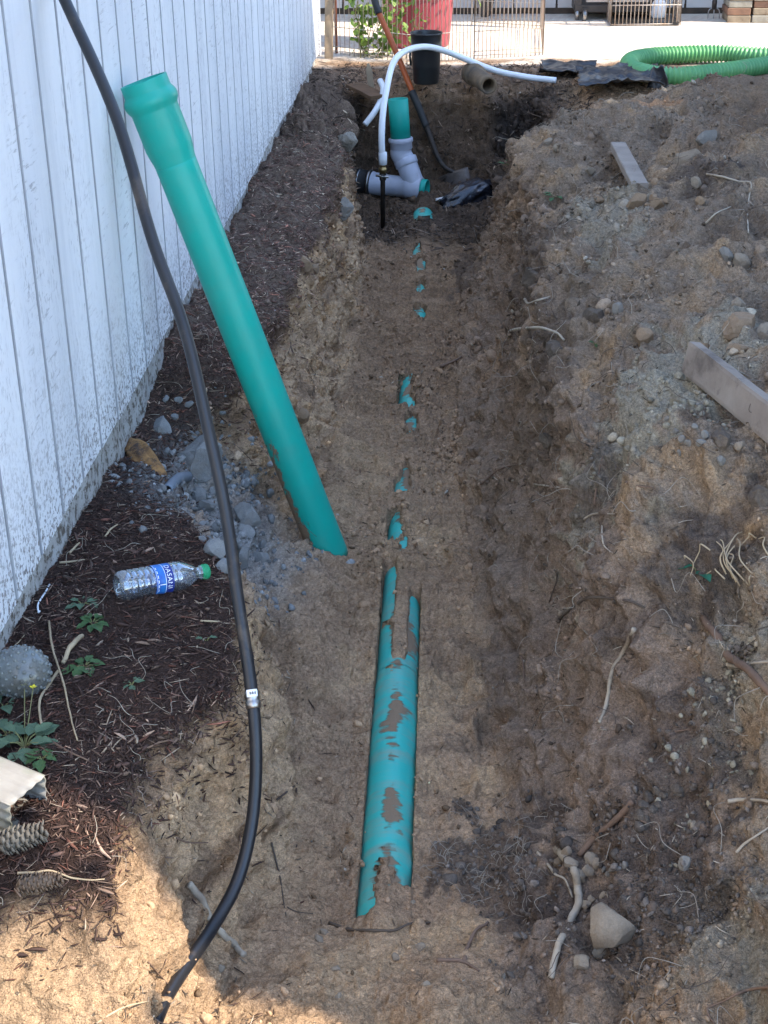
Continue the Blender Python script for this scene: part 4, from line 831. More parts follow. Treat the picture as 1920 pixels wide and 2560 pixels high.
# pale jug inside
jb = gz(1650, 58); jg = thing('plastic_jug', 'small white plastic jug standing inside the wire crate', 'jug', jb+np.array([0, .12, .02]))
lathe([(0, 0), (.045, 0), (.05, .01), (.05, .09), (.03, .125), (.016, .135), (.016, .15), (0, .15)], jb+np.array([0, .12, .02]), (0, 0, 1), 20).build('body', MAT['white_hose'], jg)
lathe([(.018, .146), (.019, .165), (0, .166)], jb+np.array([0, .12, .02]), (0, 0, 1), 14).build('cap', MAT['blk'], jg)
fk = gz(1783, 46); sp_ = atz(1218, 46, -.03)
v, f = rock_verts(55, 3, 6, .25, .6); tag(mesh('stump', sp_+np.array([0, .1, .14])+v*np.array([.065, .065, .19]), f, M('mottled_stump', (.13, .11, .09), (.05, .042, .036), scale=26, rough=.9, bump=.004), None, origin=sp_), 'dark mottled stump standing in the shade behind the pen', 'stump')
gf = thing('garden_fork', 'long handled garden fork resting on its tines before the panelled building', 'fork', fk)
zt = aty(1783, 8, fk[1])[2]
tube([fk+np.array([0, 0, .10]), fk+np.array([.0, .03, .95])], .013, 10).build('handle', MAT['wood'], gf)
tube([fk+np.array([0, 0, .06]), fk+np.array([0, .004, .16])], .017, 10).build('socket', MAT['darkframe'], gf)
for dxx in (-.035, 0, .035): tube(spline([fk+np.array([0, 0, .075]), fk+np.array([dxx, -.005, .055]), fk+np.array([dxx*1.15, -.012, -.005])], 5), .004, 6).build('tine', MAT['steel'], gf)
MAT['block'] = [M('timber_block', (.33, .27, .19), (.21, .165, .115), scale=9, rough=.95, bump=.004, bscale=40, c3=(.15, .09, .06), c3s=9), M('timber_block_grey', (.36, .34, .28), (.24, .22, .18), scale=9, rough=.95, bump=.004, bscale=40), M('timber_block_red', (.27, .155, .10), (.17, .10, .07), scale=9, rough=.95, bump=.004, bscale=40)]
gb = gz(1878, 57); sx = pxsize(gb); yb = gb[1]
nm_ = ['lowest', 'second lowest', 'middle', 'second highest', 'highest']
for ci_, (pa, pb, cw) in enumerate(((1818, 1876, 'left'), (1880, 1990, 'right'))):
    xa, xb_ = aty(pa, 57, yb)[0], aty(pb, 57, yb)[0]; z = -.03
    for r_ in range(5):
        hh_ = .044+.004*rng.random(); jx = rng.uniform(-.006, .006)
        o = box((0, 0, 0), (xb_-xa, .24, hh_), bev=.005).build('timber_block', MAT['block'][(r_*2+ci_) % 3], None, smooth=False, origin=(0, 0, 0)); o.location = ((xa+xb_)/2+jx, yb+.12+rng.uniform(-.006, .006), z+hh_/2)
        tag(o, '%s timber block in the %s column of the stack by the building' % (nm_[r_], cw), 'block', 'stacked timber blocks'); z += hh_+.0015
#@@PART4
# ================================================================== LOOSE MATERIAL (stuff)
TF = TT.ravel(); NF = N2.reshape(-1, 3)
def rand_rot(n):
    q = rng.normal(size=(n, 4)); q /= np.linalg.norm(q, axis=1)[:, None]; w_, x, y, z = q.T
    return np.stack([1-2*(y*y+z*z), 2*(x*y-z*w_), 2*(x*z+y*w_), 2*(x*y+z*w_), 1-2*(x*x+z*z), 2*(y*z-x*w_), 2*(x*z-y*w_), 2*(y*z+x*w_), 1-2*(x*x+y*y)], 1).reshape(-1, 3, 3)
vis = (PF[:, 1] > 1.15) & (PF[:, 1] < 8.85) & (PF[:, 0] > -.9) & (PF[:, 0] < .45+PF[:, 1]*.19)
onpipe = (np.abs(PF[:, 0]-pxl(PF[:, 1])) < PR*1.05) & (PF[:, 2] < crown.ravel()+.004) & (TF > 4) & (TF < 8)
dep = np.maximum((PF-O)@(-RC[:, 2]), .5)
def sample(n, wgt):
    wgt = np.where(vis & ~onpipe, wgt, 0); cdf = np.cumsum(wgt); return np.searchsorted(cdf, rng.random(n)*cdf[-1])
CL2 = [rock_verts(400+k, 2, 9, .45, 1) for k in range(8)]
def _c1(k):
    r_ = np.random.default_rng(k); v, f = ICO1; v = v*r_.uniform(.55, 1.4, (len(v), 1)); return v, f
CL1 = [_c1(k) for k in range(8)]
def pebbles(name, n, wgt, rpx, sig, rmax, tmpls, sink, colf, mat):
    ia = sample(n, wgt); VV = []; FF = []; CC = []; o_ = 0
    for k_, (v, f) in enumerate(tmpls):
        i = ia[k_::len(tmpls)]; n_ = len(i)
        r = np.minimum(rpx*np.exp(rng.normal(size=n_)*sig)*dep[i]/1440., rmax)
        sc = r[:, None]*rng.uniform(.55, 1.35, (n_, 3)); R = rand_rot(n_)
        V = np.einsum('nij,nkj->nki', R, v[None]*sc[:, None, :])
        p = PF[i]+NF[i]*(r*sink)[:, None]+rng.normal(size=(n_, 3))*[.004, .004, 0]
        VV.append((V+p[:, None]).reshape(-1, 3)); FF.append((f[None]+len(v)*np.arange(n_)[:, None, None]).reshape(-1, 3)+o_); o_ += n_*len(v)
        CC.append(np.repeat(colf(i, n_), len(v), 0))
    o = mesh(name, np.vstack(VV), np.vstack(FF), mat, smooth=False, col=np.clip(np.vstack(CC), .01, .8)); return tag(o, kind='stuff')
patchy = np.clip(.25+ss(-.05, .3, fbm(PF*4.5, 3, seed=51)), .05, 1.5)
heapw = ss(7.6, 9.0, TF)*(1-ss(8.4, 8.9, PF[:, 1])); flw = ss(3.9, 4.4, TF)*(1-ss(7.6, 8.3, TF)); fcw = lface
def col_soil(i, n):
    k_ = np.exp(rng.normal(size=(n, 1))*.18); cc = c[i]*k_; lt = rng.random(n) < .012; cc[lt] = np.array([.42, .36, .28])*rng.uniform(.7, 1.1, (lt.sum(), 1)); dk = rng.random(n) < .20; cc[dk] *= .45; return cc
def col_clod(i, n): return c[i]*np.exp(rng.normal(size=(n, 1))*.16)
pebbles('soil_crumbs', 26000, patchy*(1.5*heapw+.8*(TF < 4)*(PF[:, 1] < 1.72)+.55*flw*patchy+.5*fcw+.2), 1.1, .5, .009, CL1, .05, col_soil, MAT['crumb'])
pebbles('soil_clods', 2000, patchy**2*(heapw+.18*flw*patchy+.25*fcw+.3*pit), 3.1, .42, .026, CL2, -.3, col_clod, MAT['crumb'])
dkz = np.maximum.reduce([blob(1240, 2150, -.48, .13, .20), blob(1640, 2030, -.25, .22, .2), blob(1600, 2330, -.42, .26, .16), blob(1840, 2130, -.2, .16, .12)])*(TF > 7)
def col_grv(i, n): return np.array([.125, .10, .08])*np.exp(rng.normal(size=(n, 1))*.35)
pebbles('dark_gravel', 2000, dkz*(.2+patchy), 1.7, .5, .014, CL2, -.1, col_grv, MAT['crumb'])
lite = blob(1800, 1560, .12, .12, .14)+blob(1700, 1060, .2, .15, .2)
pebbles('pale_lumps', 350, lite*(TF > 8.5)*patchy, 2.3, .45, .015, CL2, -.1, lambda i, n: np.array([.25, .215, .155])*np.exp(rng.normal(size=(n, 1))*.22), MAT['crumb'])
pebbles('concrete_crumbs', 1300, rub*patchy, 2.0, .5, .013, CL2, -.1, lambda i, n: np.array([.20, .198, .19])*np.exp(rng.normal(size=(n, 1))*.25), MAT['crumb'])
# bark mulch: bent splinters
def splinters(name, n, wgt, lmin, lmax, wmin, wmax, colf, mat, lift=.4, tilt=.35):
    i = sample(n, wgt); L1 = rng.uniform(lmin, lmax, n)*np.exp(rng.normal(size=n)*.35); W1 = rng.uniform(wmin, wmax, n)
    th = rng.random(n)*2*np.pi; d = np.c_[np.cos(th), np.sin(th), rng.normal(size=n)*tilt]; nr = NF[i]
    d -= nr*np.sum(d*nr, 1)[:, None]*.6; d /= np.linalg.norm(d, axis=1)[:, None]; s_ = np.cross(nr, d); s_ /= np.linalg.norm(s_, axis=1)[:, None]+1e-9; u_ = np.cross(d, s_)
    bend = rng.normal(size=n)*.16; bend2 = rng.normal(size=n)*.12; V = []
    for k_, t in enumerate((-.5, -.17, .17, .5)):
        wk = (.35, 1, .9, .3)[k_]; ctr_ = PF[i]+nr*(W1*lift+.001)[:, None]+d*(t*L1)[:, None]+u_*((bend*(.25-t*t)*L1)[:, None])+s_*((bend2*(.25-t*t)*L1)[:, None])
        for (a, b_) in ((-1, -.25), (1, -.3), (.2, .6)): V.append(ctr_+s_*(a*W1*wk*.5)[:, None]+u_*(b_*W1*wk*.5)[:, None])
    V = np.stack(V, 1); ft_ = []
    for k_ in range(3):
        for j in range(3): a, b_ = k_*3+j, k_*3+(j+1) % 3; ft_ += [(a, b_, b_+3), (a, b_+3, a+3)]
    ft_ += [(0, 2, 1), (9, 10, 11)]; ft_ = np.array(ft_)
    FF = (ft_[None]+12*np.arange(n)[:, None, None]).reshape(-1, 3); cc = np.repeat(colf(i, n), 12, 0)
    return tag(mesh(name, V.reshape(-1, 3), FF, mat, smooth=False, col=np.clip(cc, .008, .8)), kind='stuff')
def col_bark(i, n):
    k_ = np.exp(rng.normal(size=(n, 1))*.45); cc = np.array([.062, .036, .027])*k_; a = rng.random(n); cc[a < .12] = np.array([.19, .125, .088])*k_[a < .12]; cc[(a > .12) & (a < .22)] = np.array([.105, .045, .03])*k_[(a > .12) & (a < .22)]; cc[a > .975] = np.array([.36, .27, .19]); cc *= (1+1.3*ss(3.4, 4.6, PF[i, 1]))[:, None]*np.array([[1, 1, 1.0]]); return cc
bankw = ss(1.60, 1.72, PF[:, 1]+.12*nc)*(1-ss(2.0, 2.35, TF))*(1-ss(6.9, 7.8, PF[:, 1]))*(1-.9*np.clip(rub*1.5, 0, 1))*(.5+patchy)
splinters('bark_mulch', 36000, bankw, .007, .026, .0012, .0036, col_bark, MAT['bark'])
splinters('bark_chips', 1500, bankw, .012, .03, .004, .010, col_bark, MAT['bark'], lift=.3)
splinters('fallen_bark', 2600, lface*(1-ss(2.3, 3.4, TF))*(PF[:, 1] > 1.9)+.04*lface*(PF[:, 1] > 1.9)+.10*flw*(PF[:, 0] < -.28)*patchy, .010, .026, .002, .005, col_bark, MAT['bark'])
splinters('soil_litter', 5200, patchy*(heapw+.25*flw*patchy+.5*fcw), .008, .026, .0012, .0032, lambda i, n: np.where(rng.random((n, 1)) < .3, np.array([[.36, .29, .21]]), np.array([[.09, .065, .045]]))*np.exp(rng.normal(size=(n, 1))*.3), MAT['bark'])
splinters('pit_litter', 3600, ss(6.4, 6.9, PF[:, 1])*(1-ss(8.5, 8.9, PF[:, 1]))*(TF < 11), .02, .06, .004, .009, lambda i, n: np.where(rng.random((n, 1)) < .22, np.array([[.24, .17, .12]]), np.array([[.065, .046, .034]]))*np.exp(rng.normal(size=(n, 1))*.35), MAT['bark'], tilt=.6)
def strands(name, n, wgt, lmin, lmax, rad, colr, lift):
    i = sample(n, wgt); mb = MB()
    for k_ in i:
        L1 = rng.uniform(lmin, lmax); p = PF[k_]; nr = NF[k_]; d = rng.normal(size=3); d -= nr*(d@nr)*.8; d /= np.linalg.norm(d); e = np.cross(nr, d)
        S = spline([p-nr*.004, p+d*L1*.35+nr*L1*rng.uniform(0, lift)+e*L1*rng.normal()*.12, p+d*L1*.7+nr*L1*rng.uniform(0, lift)+e*L1*rng.normal()*.25, p+d*L1+nr*L1*rng.uniform(-.02, lift*.6)+e*L1*rng.normal()*.3], 4)
        tube(S, np.linspace(rad, rad*.45, len(S)), 4, cap=False, mb=mb)
    return tag(mb.build(name, colr), kind='stuff')
MAT['hairroot'] = M('dry_rootlets', (.42, .36, .28), (.24, .19, .14), scale=20, rough=.85)
MAT['darkroot'] = M('dark_rootlets', (.07, .05, .038), (.13, .095, .07), scale=20, rough=.9)
strands('dry_rootlets', 130, blob(1220, 2130, -.48, .12, .16)*(TF > 7), .02, .07, .0006, MAT['hairroot'], .3)
strands('heap_rootlets', 520, patchy*ss(8.0, 9.5, TF)*(1-ss(6.4, 6.9, PF[:, 1])), .03, .11, .0010, MAT['hairroot'], .25)
strands('dark_rootlets', 420, patchy*(ss(7.8, 8.6, TF)+.4*lface)*(1-ss(6.4, 6.9, PF[:, 1])), .03, .12, .0011, MAT['darkroot'], .2)
strands('dry_needles', 330, bankw, .03, .08, .0008, MAT['hairroot'], .12)

# ================================================================== STONES, RUBBLE AND CLODS (things)
MAT['stone'] = [M('stone_buff', (.30, .235, .165), (.22, .165, .112), scale=7, rough=.92, bump=.007, bscale=45, c3=(.19, .15, .11), c3s=7, speck=.12),
                M('stone_grey', (.24, .215, .18), (.17, .145, .115), scale=7, rough=.92, bump=.007, bscale=45, speck=.12),
                M('clod_dark', (.085, .064, .048), (.14, .105, .075), scale=12, rough=.97, bump=.006, bscale=60, speck=.25),
                M('stone_orange', (.30, .20, .12), (.22, .145, .085), scale=7, rough=.93, bump=.007, bscale=45, speck=.12),
                M('rubble_grey', (.25, .247, .235), (.165, .16, .15), scale=9, rough=.93, bump=.005, bscale=55, c3=(.20, .18, .155), c3s=9, c3t=(.56, .68), speck=.15)]
def stone(px, py, rpx, kind, name, label, cat, group=None, seed=None, flat=.75, sink=.36, ang=1., asp=1.1, sub=3, planes=13, rough=.16):
    p, n = hit(px, py+rpx*.25); r = rpx*pxsize(p); seed = seed if seed is not None else int(px*7+py); v, f = rock_verts(seed, sub, planes, rough, ang) if kind != 4 else rock_verts(seed, sub, 11, .14, 1, .38, .68)
    if kind == 4: r *= 1.12
    a = (seed*1.7) % 6.28; ca_, sa_ = math.cos(a), math.sin(a); v = v*np.array([r*asp*1.12, r*1.05/asp**.3, r*flat*1.15]); v = v@np.array([[ca_, -sa_, 0], [sa_, ca_, 0], [0, 0, 1]]).T
    e2 = n; e1 = np.array([1., 0, 0])-e2*e2[0]; e1 /= np.linalg.norm(e1); e3 = np.cross(e2, e1); v = v@np.stack([e1, e3, e2])
    ctr_ = p+n*r*flat*(1-2*sink)*.6
    o = mesh(name, ctr_+v, f, MAT['stone'][kind], origin=p); o.data.set_sharp_from_angle(angle=math.radians(20 if sub > 2 else 1)); return tag(o, label, cat, group)
ORDW = ['second', 'third', 'fourth', 'fifth', 'sixth', 'seventh', 'eighth', 'ninth', 'tenth', 'eleventh', 'twelfth', 'thirteenth', 'fourteenth']
def cluster(pts, kind, name, tail, cat, group, **kw):
    pts = sorted(pts); n = len(pts)
    for i, (x, y, r_) in enumerate(pts):
        w_ = 'leftmost' if i == 0 else 'rightmost' if i == n-1 else ORDW[i-1]+' from the left'
        stone(x, y, r_, kind(r_) if callable(kind) else kind, name, '%s of %s' % (w_, tail), cat, group, **kw)
stone(1540, 2305, 64, 0, 'boulder', 'largest buff rock half sunk in dark soil at lower right', 'rock', seed=12, flat=.95, sink=.2, sub=4, planes=7, rough=.10, asp=.86)
stone(1505, 2378, 26, 1, 'rock', 'flat brown rock wedged under the left foot of the big buff rock', 'rock', flat=.55)
stone(1456, 2403, 23, 0, 'rock', 'rounded buff rock below left of the big buff rock', 'rock')
cluster(((1417, 2127, 17), (1393, 2120, 13), (1426, 2155, 17), (1478, 2147, 19), (1491, 2157, 14), (1469, 2173, 15), (1447, 2183, 19), (1393, 2151, 13), (1510, 2170, 9), (1530, 2170, 9), (1545, 2168, 10), (1560, 2158, 10), (1520, 2185, 8), (1405, 2140, 11)), lambda r_: 0 if r_ > 12 else 1, 'small_stone', 'the small pale stones clustered beside the forked root', 'stone', 'small stones clustered above the big rock')
cluster(((1465, 2259, 14), (1478, 2246, 11), (1510, 2238, 11)), 0, 'small_stone', 'the small stones against the big rock upper left side', 'stone', 'small stones against the big rock')
stone(1714, 2155, 18, 1, 'rock', 'small grey buff stone alone on the dark slope right of the stone cluster', 'stone'); stone(1734, 2064, 14, 0, 'rock', 'small pale stone high on the dark lower right slope', 'stone')
cluster(((1640, 1970, 13), (1622, 1990, 15), (1608, 2012, 16), (1655, 1985, 12), (1692, 1968, 14), (1630, 2020, 12), (1600, 2035, 14), (1645, 2010, 10), (1615, 2045, 10), (1700, 1980, 12)), 2, 'small_stone', 'the small dark stones beside the slanting branch root', 'stone', 'small dark stones on the right slope')
stone(1768, 347, 27, 1, 'rock', 'pale angular rock at the right end of the sandy ledge on the heap', 'rock'); stone(1712, 397, 38, 0, 'rock', 'broad flat pale rock lying on the upper heap below the ledge', 'rock', flat=.42, asp=1.5)
stone(1590, 503, 27, 3, 'rock', 'largest orange clod in the row below the grey wooden stake', 'rock', asp=1.3); 
cluster(((1645, 506, 18), (1620, 512, 10), (1665, 500, 10), (1500, 497, 13), (1635, 495, 14)), 3, 'small_stone', 'the small stones in a row below the wooden stake', 'stone', 'stones in a row on the upper heap')
stone(1473, 426, 14, 0, 'rock', 'small square pale stone left of the grey wooden stake', 'stone'); stone(1738, 456, 17, 0, 'rock', 'pale lump on the upper heap below the flat pale rock', 'rock'); stone(1751, 500, 14, 3, 'rock', 'small brown lump right of the row of orange stones', 'rock')
stone(1851, 655, 24, 0, 'rock', 'tan rock near the right edge above the brown boulders', 'rock'); stone(1816, 632, 20, 1, 'rock', 'grey green rock left of the tan rock near the right edge', 'rock')
stone(1851, 806, 48, 3, 'boulder', 'broad brown boulder at the right edge above the timber', 'rock', flat=.7, asp=1.3, sub=4); stone(1918, 832, 34, 0, 'rock', 'pale buff rock cut by the right edge of the picture above the timber', 'rock'); stone(1842, 870, 30, 3, 'rock', 'brown rock under the broad boulder just above the timber', 'rock')
stone(1608, 836, 27, 3, 'rock', 'orange brown rock on the heap up left of the timber', 'rock'); stone(1847, 758, 19, 0, 'rock', 'small tan rock on top of the broad brown boulder', 'rock'); stone(1755, 866, 20, 3, 'rock', 'small brown rock directly above the timber', 'rock'); stone(1373, 356, 14, 0, 'rock', 'small pale stone on the crest at the pit right lip', 'stone'); stone(1393, 366, 10, 0, 'rock', 'smallest pale stone beside the stone on the pit lip', 'stone')
stone(1488, 788, 26, 2, 'soil_clod', 'dark rounded clod on the upper right slope above the pale thin root', 'clod', flat=.9); stone(1547, 770, 17, 1, 'rock', 'grey green stone beside the dark clod on the upper right slope', 'stone')
stone(1330, 695, 30, 2, 'soil_clod', 'ragged dark sod clod hanging on the right trench edge', 'clod', flat=1.1, rough=.3); stone(1392, 868, 30, 2, 'soil_clod', 'dark sod clod on the right slope just below the pale thin root', 'clod', rough=.3); stone(1370, 1095, 22, 2, 'soil_clod', 'small dark clod sticking out of the right slope halfway up', 'clod', rough=.3)
stone(1805, 1090, 32, 2, 'soil_clod', 'dark rooty clod among pale lumps below the timber', 'clod', rough=.3); stone(1850, 1112, 15, 0, 'rock', 'small round buff stone right of the rooty clod', 'stone'); stone(1905, 1245, 34, 2, 'soil_clod', 'dark clod at the right edge above the dry grass tuft', 'clod', rough=.3)
stone(1800, 1150, 13, 1, 'rock', 'small grey green stone just under the rooty clod', 'stone')
cluster(((1720, 1105, 13), (1752, 1105, 12), (1705, 1095, 10), (1760, 1085, 12), (1735, 1065, 9), (1690, 1075, 10), (1668, 1045, 9), (1745, 1010, 10), (1700, 1130, 9)), 1, 'small_stone', 'the small grey green stones under the timber', 'stone', 'small stones on the pale patch')
stone(753, 1035, 18, 3, 'rock', 'small orange stone on the left bank edge just right of the leaning pipe', 'stone', flat=1.0); stone(765, 655, 20, 3, 'rock', 'rounded tan clod on the far left trench side', 'clod'); stone(785, 668, 14, 3, 'rock', 'smaller tan clod right beside the rounded clod on the far left side', 'clod')
stone(548, 2418, 13, 0, 'rock', 'small pale stone near the buried end of the black pipe', 'stone')
cluster(((812, 2330, 13), (798, 2345, 12), (990, 2390, 11), (1053, 2365, 12), (845, 2490, 11), (1065, 2460, 11), (838, 2420, 12), (1030, 2255, 9)), 0, 'small_stone', 'the small stones before the near pipe end', 'stone', 'small stones on the near trench floor')
stone(868, 350, 26, 1, 'concrete_chunk', 'grey concrete lump stuck in the left pit edge beside the white hose end', 'rubble', sub=4, rough=.25); stone(852, 520, 30, 1, 'concrete_chunk', 'larger dusty grey lump under the left pit edge below the black coupling', 'rubble', sub=4, rough=.25)
# concrete rubble by the wall
rb = [('largest broken concrete lump of the rubble by the shed wall', 478, 1150, 74, .8, 4), ('upper grey concrete lump against the shed foundation', 400, 1065, 34, .7, 3), ('flat pale concrete chunk right of the black pipe', 614, 1288, 40, .6, 3), ('grey concrete chunk just left of the black pipe below the pipe stub', 500, 1237, 26, .7, 3), ('rounded concrete chunk under the one below the pipe stub', 514, 1263, 24, .7, 3), ('pale concrete piece below the flat chunk', 614, 1335, 26, .6, 3), ('bluish concrete chunk at the mulch edge left of the black pipe', 540, 1376, 32, .7, 3), ('lowest left concrete chunk behind the black pipe', 562, 1410, 30, .6, 3), ('pale wedge of concrete right of the black pipe', 642, 1392, 27, .6, 3), ('lowest concrete chunk right of the black pipe', 608, 1388, 24, .6, 3), ('small concrete chip nearest the leaning pipe foot', 654, 1358, 15, .6, 2), ('small concrete chip beside the black pipe above the flat chunk', 530, 1228, 17, .7, 2)]
for (lb, x, y, r_, fl_, sb_) in rb: stone(x, y, r_, 4, 'concrete_chunk', lb, 'rubble', 'broken concrete by the shed wall', flat=fl_*1.1, sub=sb_)
cluster(((504, 1310, 11), (504, 1347, 11), (638, 1400, 14), (416, 995, 11), (447, 999, 10), (480, 1300, 9), (585, 1350, 13), (598, 1360, 12), (640, 1330, 11), (590, 1430, 14), (630, 1300, 10), (470, 1010, 12), (440, 1040, 12)), 4, 'concrete_bit', 'the small broken concrete bits by the shed wall', 'rubble', 'small broken concrete bits', sub=2)
MAT['rot'] = M('rotten_orange_wood', (.42, .22, .075), (.20, .10, .045), scale=30, rough=.95, bump=.006, bscale=60, c3=(.08, .05, .035), c3s=26, c3t=(.5, .6))
p0, n0 = hit(372, 1175); v, f = rock_verts(77, 4, 5, .3, .8)
d = hit(405, 1205)[0]-hit(322, 1095)[0]; Ld = np.linalg.norm(d); d /= Ld; e = np.cross([0, 0, 1.], d); e /= np.linalg.norm(e); uu = np.cross(d, e)
tag(mesh('rotten_wood', (hit(405, 1205)[0]+hit(322, 1095)[0])/2+np.array([0, 0, -.012])+v[:, :1]*Ld*.55*d+v[:, 1:2]*.035*e+v[:, 2:3]*.035*uu, f, MAT['rot'], origin=p0), 'crumbling orange rotten wood at the foot of the wall beside the concrete rubble', 'wood')
a = hit(418, 1225)[0]; b_ = hit(470, 1212)[0]+np.array([.0, .01, .02]); tag(tube(spline([a, (a+b_)/2+np.array([0, 0, .012]), b_], 6), .0135, 14, inner=.003).build('pipe_stub', M('grey_pipe', (.17, .20, .24), (.13, .15, .18), scale=9, rough=.5), None, origin=a), 'short grey pipe stub poking out of the rubble at the wall foot', 'pipe')
#@@PART5
# ================================================================== ROOTS, TWIGS (things)
MAT['rootp'] = M('pale_root', (.47, .39, .29), (.33, .26, .185), scale=14, rough=.85, bump=.0015, bscale=120,  c3=(.20, .15, .10), c3s=18, c3t=(.55, .68))
MAT['rootb'] = M('brown_root', (.21, .13, .085), (.14, .085, .055), scale=14, rough=.85, bump=.0015, bscale=120)
MAT['rootd'] = M('dark_root', (.075, .05, .036), (.11, .08, .055), scale=14, rough=.9)
MAT['twig'] = M('straw_twig', (.48, .37, .23), (.34, .25, .15), scale=14, rough=.8)
def root(pts, wpx, mat, label, name='root', cat='root', lift=.6, n=7, taper=.55, arch=0, branch=()):
    P_ = []
    for j, (x, y) in enumerate(pts):
        p, nr = hit(x, y); r = wpx*pxsize(p)/2; P_.append(p+nr*(r*lift)+np.array([0, 0, arch*math.sin(math.pi*j/(len(pts)-1))]))
    r = wpx*pxsize(P_[0])/2; S = spline(P_, n); S = S+r*.5*np.c_[fbm(S*40, 2, seed=3), fbm(S*40, 2, seed=4), .3*fbm(S*40, 2, seed=5)]
    rad = np.linspace(r, r*taper, len(S))*(1+.22*fbm(S*55+wpx, 2, seed=6)); mb = tube(S, rad, 8)
    for bp_, bw in branch:
        Q = [hit(x, y) for x, y in bp_]; Q = [q_+nr*bw*pxsize(q_)*.3 for q_, nr in Q]; SB = spline(Q, n); tube(SB, np.linspace(bw*pxsize(Q[0])/2, bw*pxsize(Q[0])*.25, len(SB)), 6, mb=mb)
    return tag(mb.build(name, mat, None, origin=P_[0]), label, cat)
def D(*a): return [(x*K, y*K) for x, y in a]
root(D((1370, 1358), (1345, 1410), (1322, 1450), (1315, 1500), (1308, 1530), (1296, 1562)), 12, MAT['rootp'], 'pale bare root hanging down the scraped right trench side', taper=.8)
root(D((1520, 1335), (1545, 1375), (1575, 1418), (1612, 1448), (1675, 1500)), 20, MAT['rootb'], 'thick reddish brown root running down to the right edge', taper=1.1, branch=((D((1545, 1378), (1535, 1372)), 9),))
root(D((1568, 1438), (1600, 1435), (1632, 1442), (1670, 1434)), 9, MAT['rootp'], 'thin grey root crossing over the thick brown root', lift=3.2)
root(D((1102, 726), (1106, 716), (1140, 710), (1172, 712), (1205, 720), (1222, 735)), 8, MAT['rootp'], 'thin pale root curling out of the middle of the right slope', lift=1.2)
root(D((1040, 1046), (1080, 1014), (1130, 1000), (1190, 990)), 6, MAT['rootb'], 'upper of two thin roots forking on the right trench side', lift=1.5)
root(D((1036, 1038), (1110, 1040), (1160, 1046), (1210, 1052)), 6, MAT['rootp'], 'lower of two thin roots forking on the right trench side', lift=1.5)
root(D((1210, 1338), (1240, 1312), (1270, 1290), (1300, 1290), (1352, 1296), (1392, 1312)), 8, MAT['rootd'], 'dark wavy root arching across the scraped face', lift=1)
root(D((1217, 1838), (1237, 1878), (1250, 1912), (1252, 1952), (1230, 1988), (1214, 2024), (1205, 2060), (1194, 2112)), 21, MAT['rootp'], 'long pale forked root below the stone cluster at lower right', taper=.75, lift=.9, branch=((D((1160, 1842), (1185, 1870), (1202, 1890), (1222, 1900), (1236, 1940)), 9), (D((1250, 1945), (1240, 1990), (1222, 2005)), 6)))
root([(1450, 2140), (1485, 2098), (1520, 2070), (1560, 2030), (1584, 2006)], 15, MAT['rootb'], 'slanting brown root with a side stub above the stone cluster', taper=1.1, branch=(([(1560, 2042), (1600, 2050), (1632, 2066)], 8),))
root([(1820, 2004), (1850, 2000), (1885, 2001), (1935, 2004)], 13, MAT['rootp'], 'straight pale root end at the right edge of the dark slope')
root([(1845, 2132), (1865, 2108), (1892, 2090), (1925, 2066)], 8, MAT['rootp'], 'thin pale root at the right edge below the straight one', lift=1.4)
root([(1935, 2468), (1880, 2474), (1840, 2484), (1800, 2505), (1768, 2522)], 9, MAT['rootb'], 'brown root curving in from the lower right corner', lift=1.2, branch=(([(1768, 2522), (1772, 2540), (1788, 2562)], 8),))
root([(822, 2310), (868, 2324), (930, 2328), (985, 2328), (1030, 2310), (1072, 2308)], 9, MAT['rootd'], 'dark root lying across the floor before the laid pipe', lift=1)
root([(1158, 2402), (1172, 2370), (1195, 2330), (1216, 2308)], 13, MAT['rootb'], 'short stout brown root in the dark rooty soil right of the floor', lift=1)
root([(1092, 2402), (1140, 2402), (1168, 2412), (1194, 2428)], 11, MAT['rootb'], 'short brown root lying flat near the bottom of the picture')
root([(470, 2206), (500, 2252), (524, 2296), (556, 2340), (580, 2364), (606, 2394)], 20, MAT['rootp'], 'pale spotted root crossing under the black pipe', taper=.8, lift=.7)
root([(676, 2105), (688, 2150), (700, 2195), (707, 2258), (712, 2288)], 5, MAT['rootd'], 'thin dark root hanging on the left floor right of the black pipe', lift=1.5, branch=(([(706, 2262), (738, 2278), (782, 2285)], 4),))
root([(690, 2002), (712, 1984), (742, 1958)], 6, MAT['rootd'], 'thin dark twig standing on the left floor beside the black pipe', name='twig', cat='twig', lift=2)
root([(1768, 436), (1810, 444), (1847, 458), (1879, 460), (1870, 495), (1868, 540), (1868, 584)], 6, MAT['rootp'], 'pale root bending down on the upper heap near the right edge', lift=1.5)
root([(1765, 560), (1790, 535), (1828, 520)], 5, MAT['rootp'], 'short thin pale root over the dark hollow on the upper heap', lift=1.5)
root([(1261, 583), (1290, 580), (1328, 585)], 6, MAT['rootp'], 'short pale root on the crest of the far right slope', lift=1.5)
root([(1316, 748), (1326, 756), (1345, 754), (1372, 747)], 7, MAT['rootp'], 'short hooked pale root beside the hanging sod clod', lift=2, branch=(([(1340, 758), (1350, 775), (1358, 790)], 5),))
root([(1466, 1298), (1490, 1288), (1540, 1284)], 6, MAT['rootp'], 'thin pale root end below the dark hollow on the right slope', lift=2)
root([(1508, 1315), (1506, 1345), (1514, 1368), (1548, 1398)], 5, MAT['rootp'], 'thin pale root looped downward under the root end', lift=1.5)
root([(1363, 1412), (1388, 1428), (1391, 1450), (1374, 1508)], 5, MAT['rootd'], 'thin dark root hanging in front of the smooth clay patch', lift=1.5)
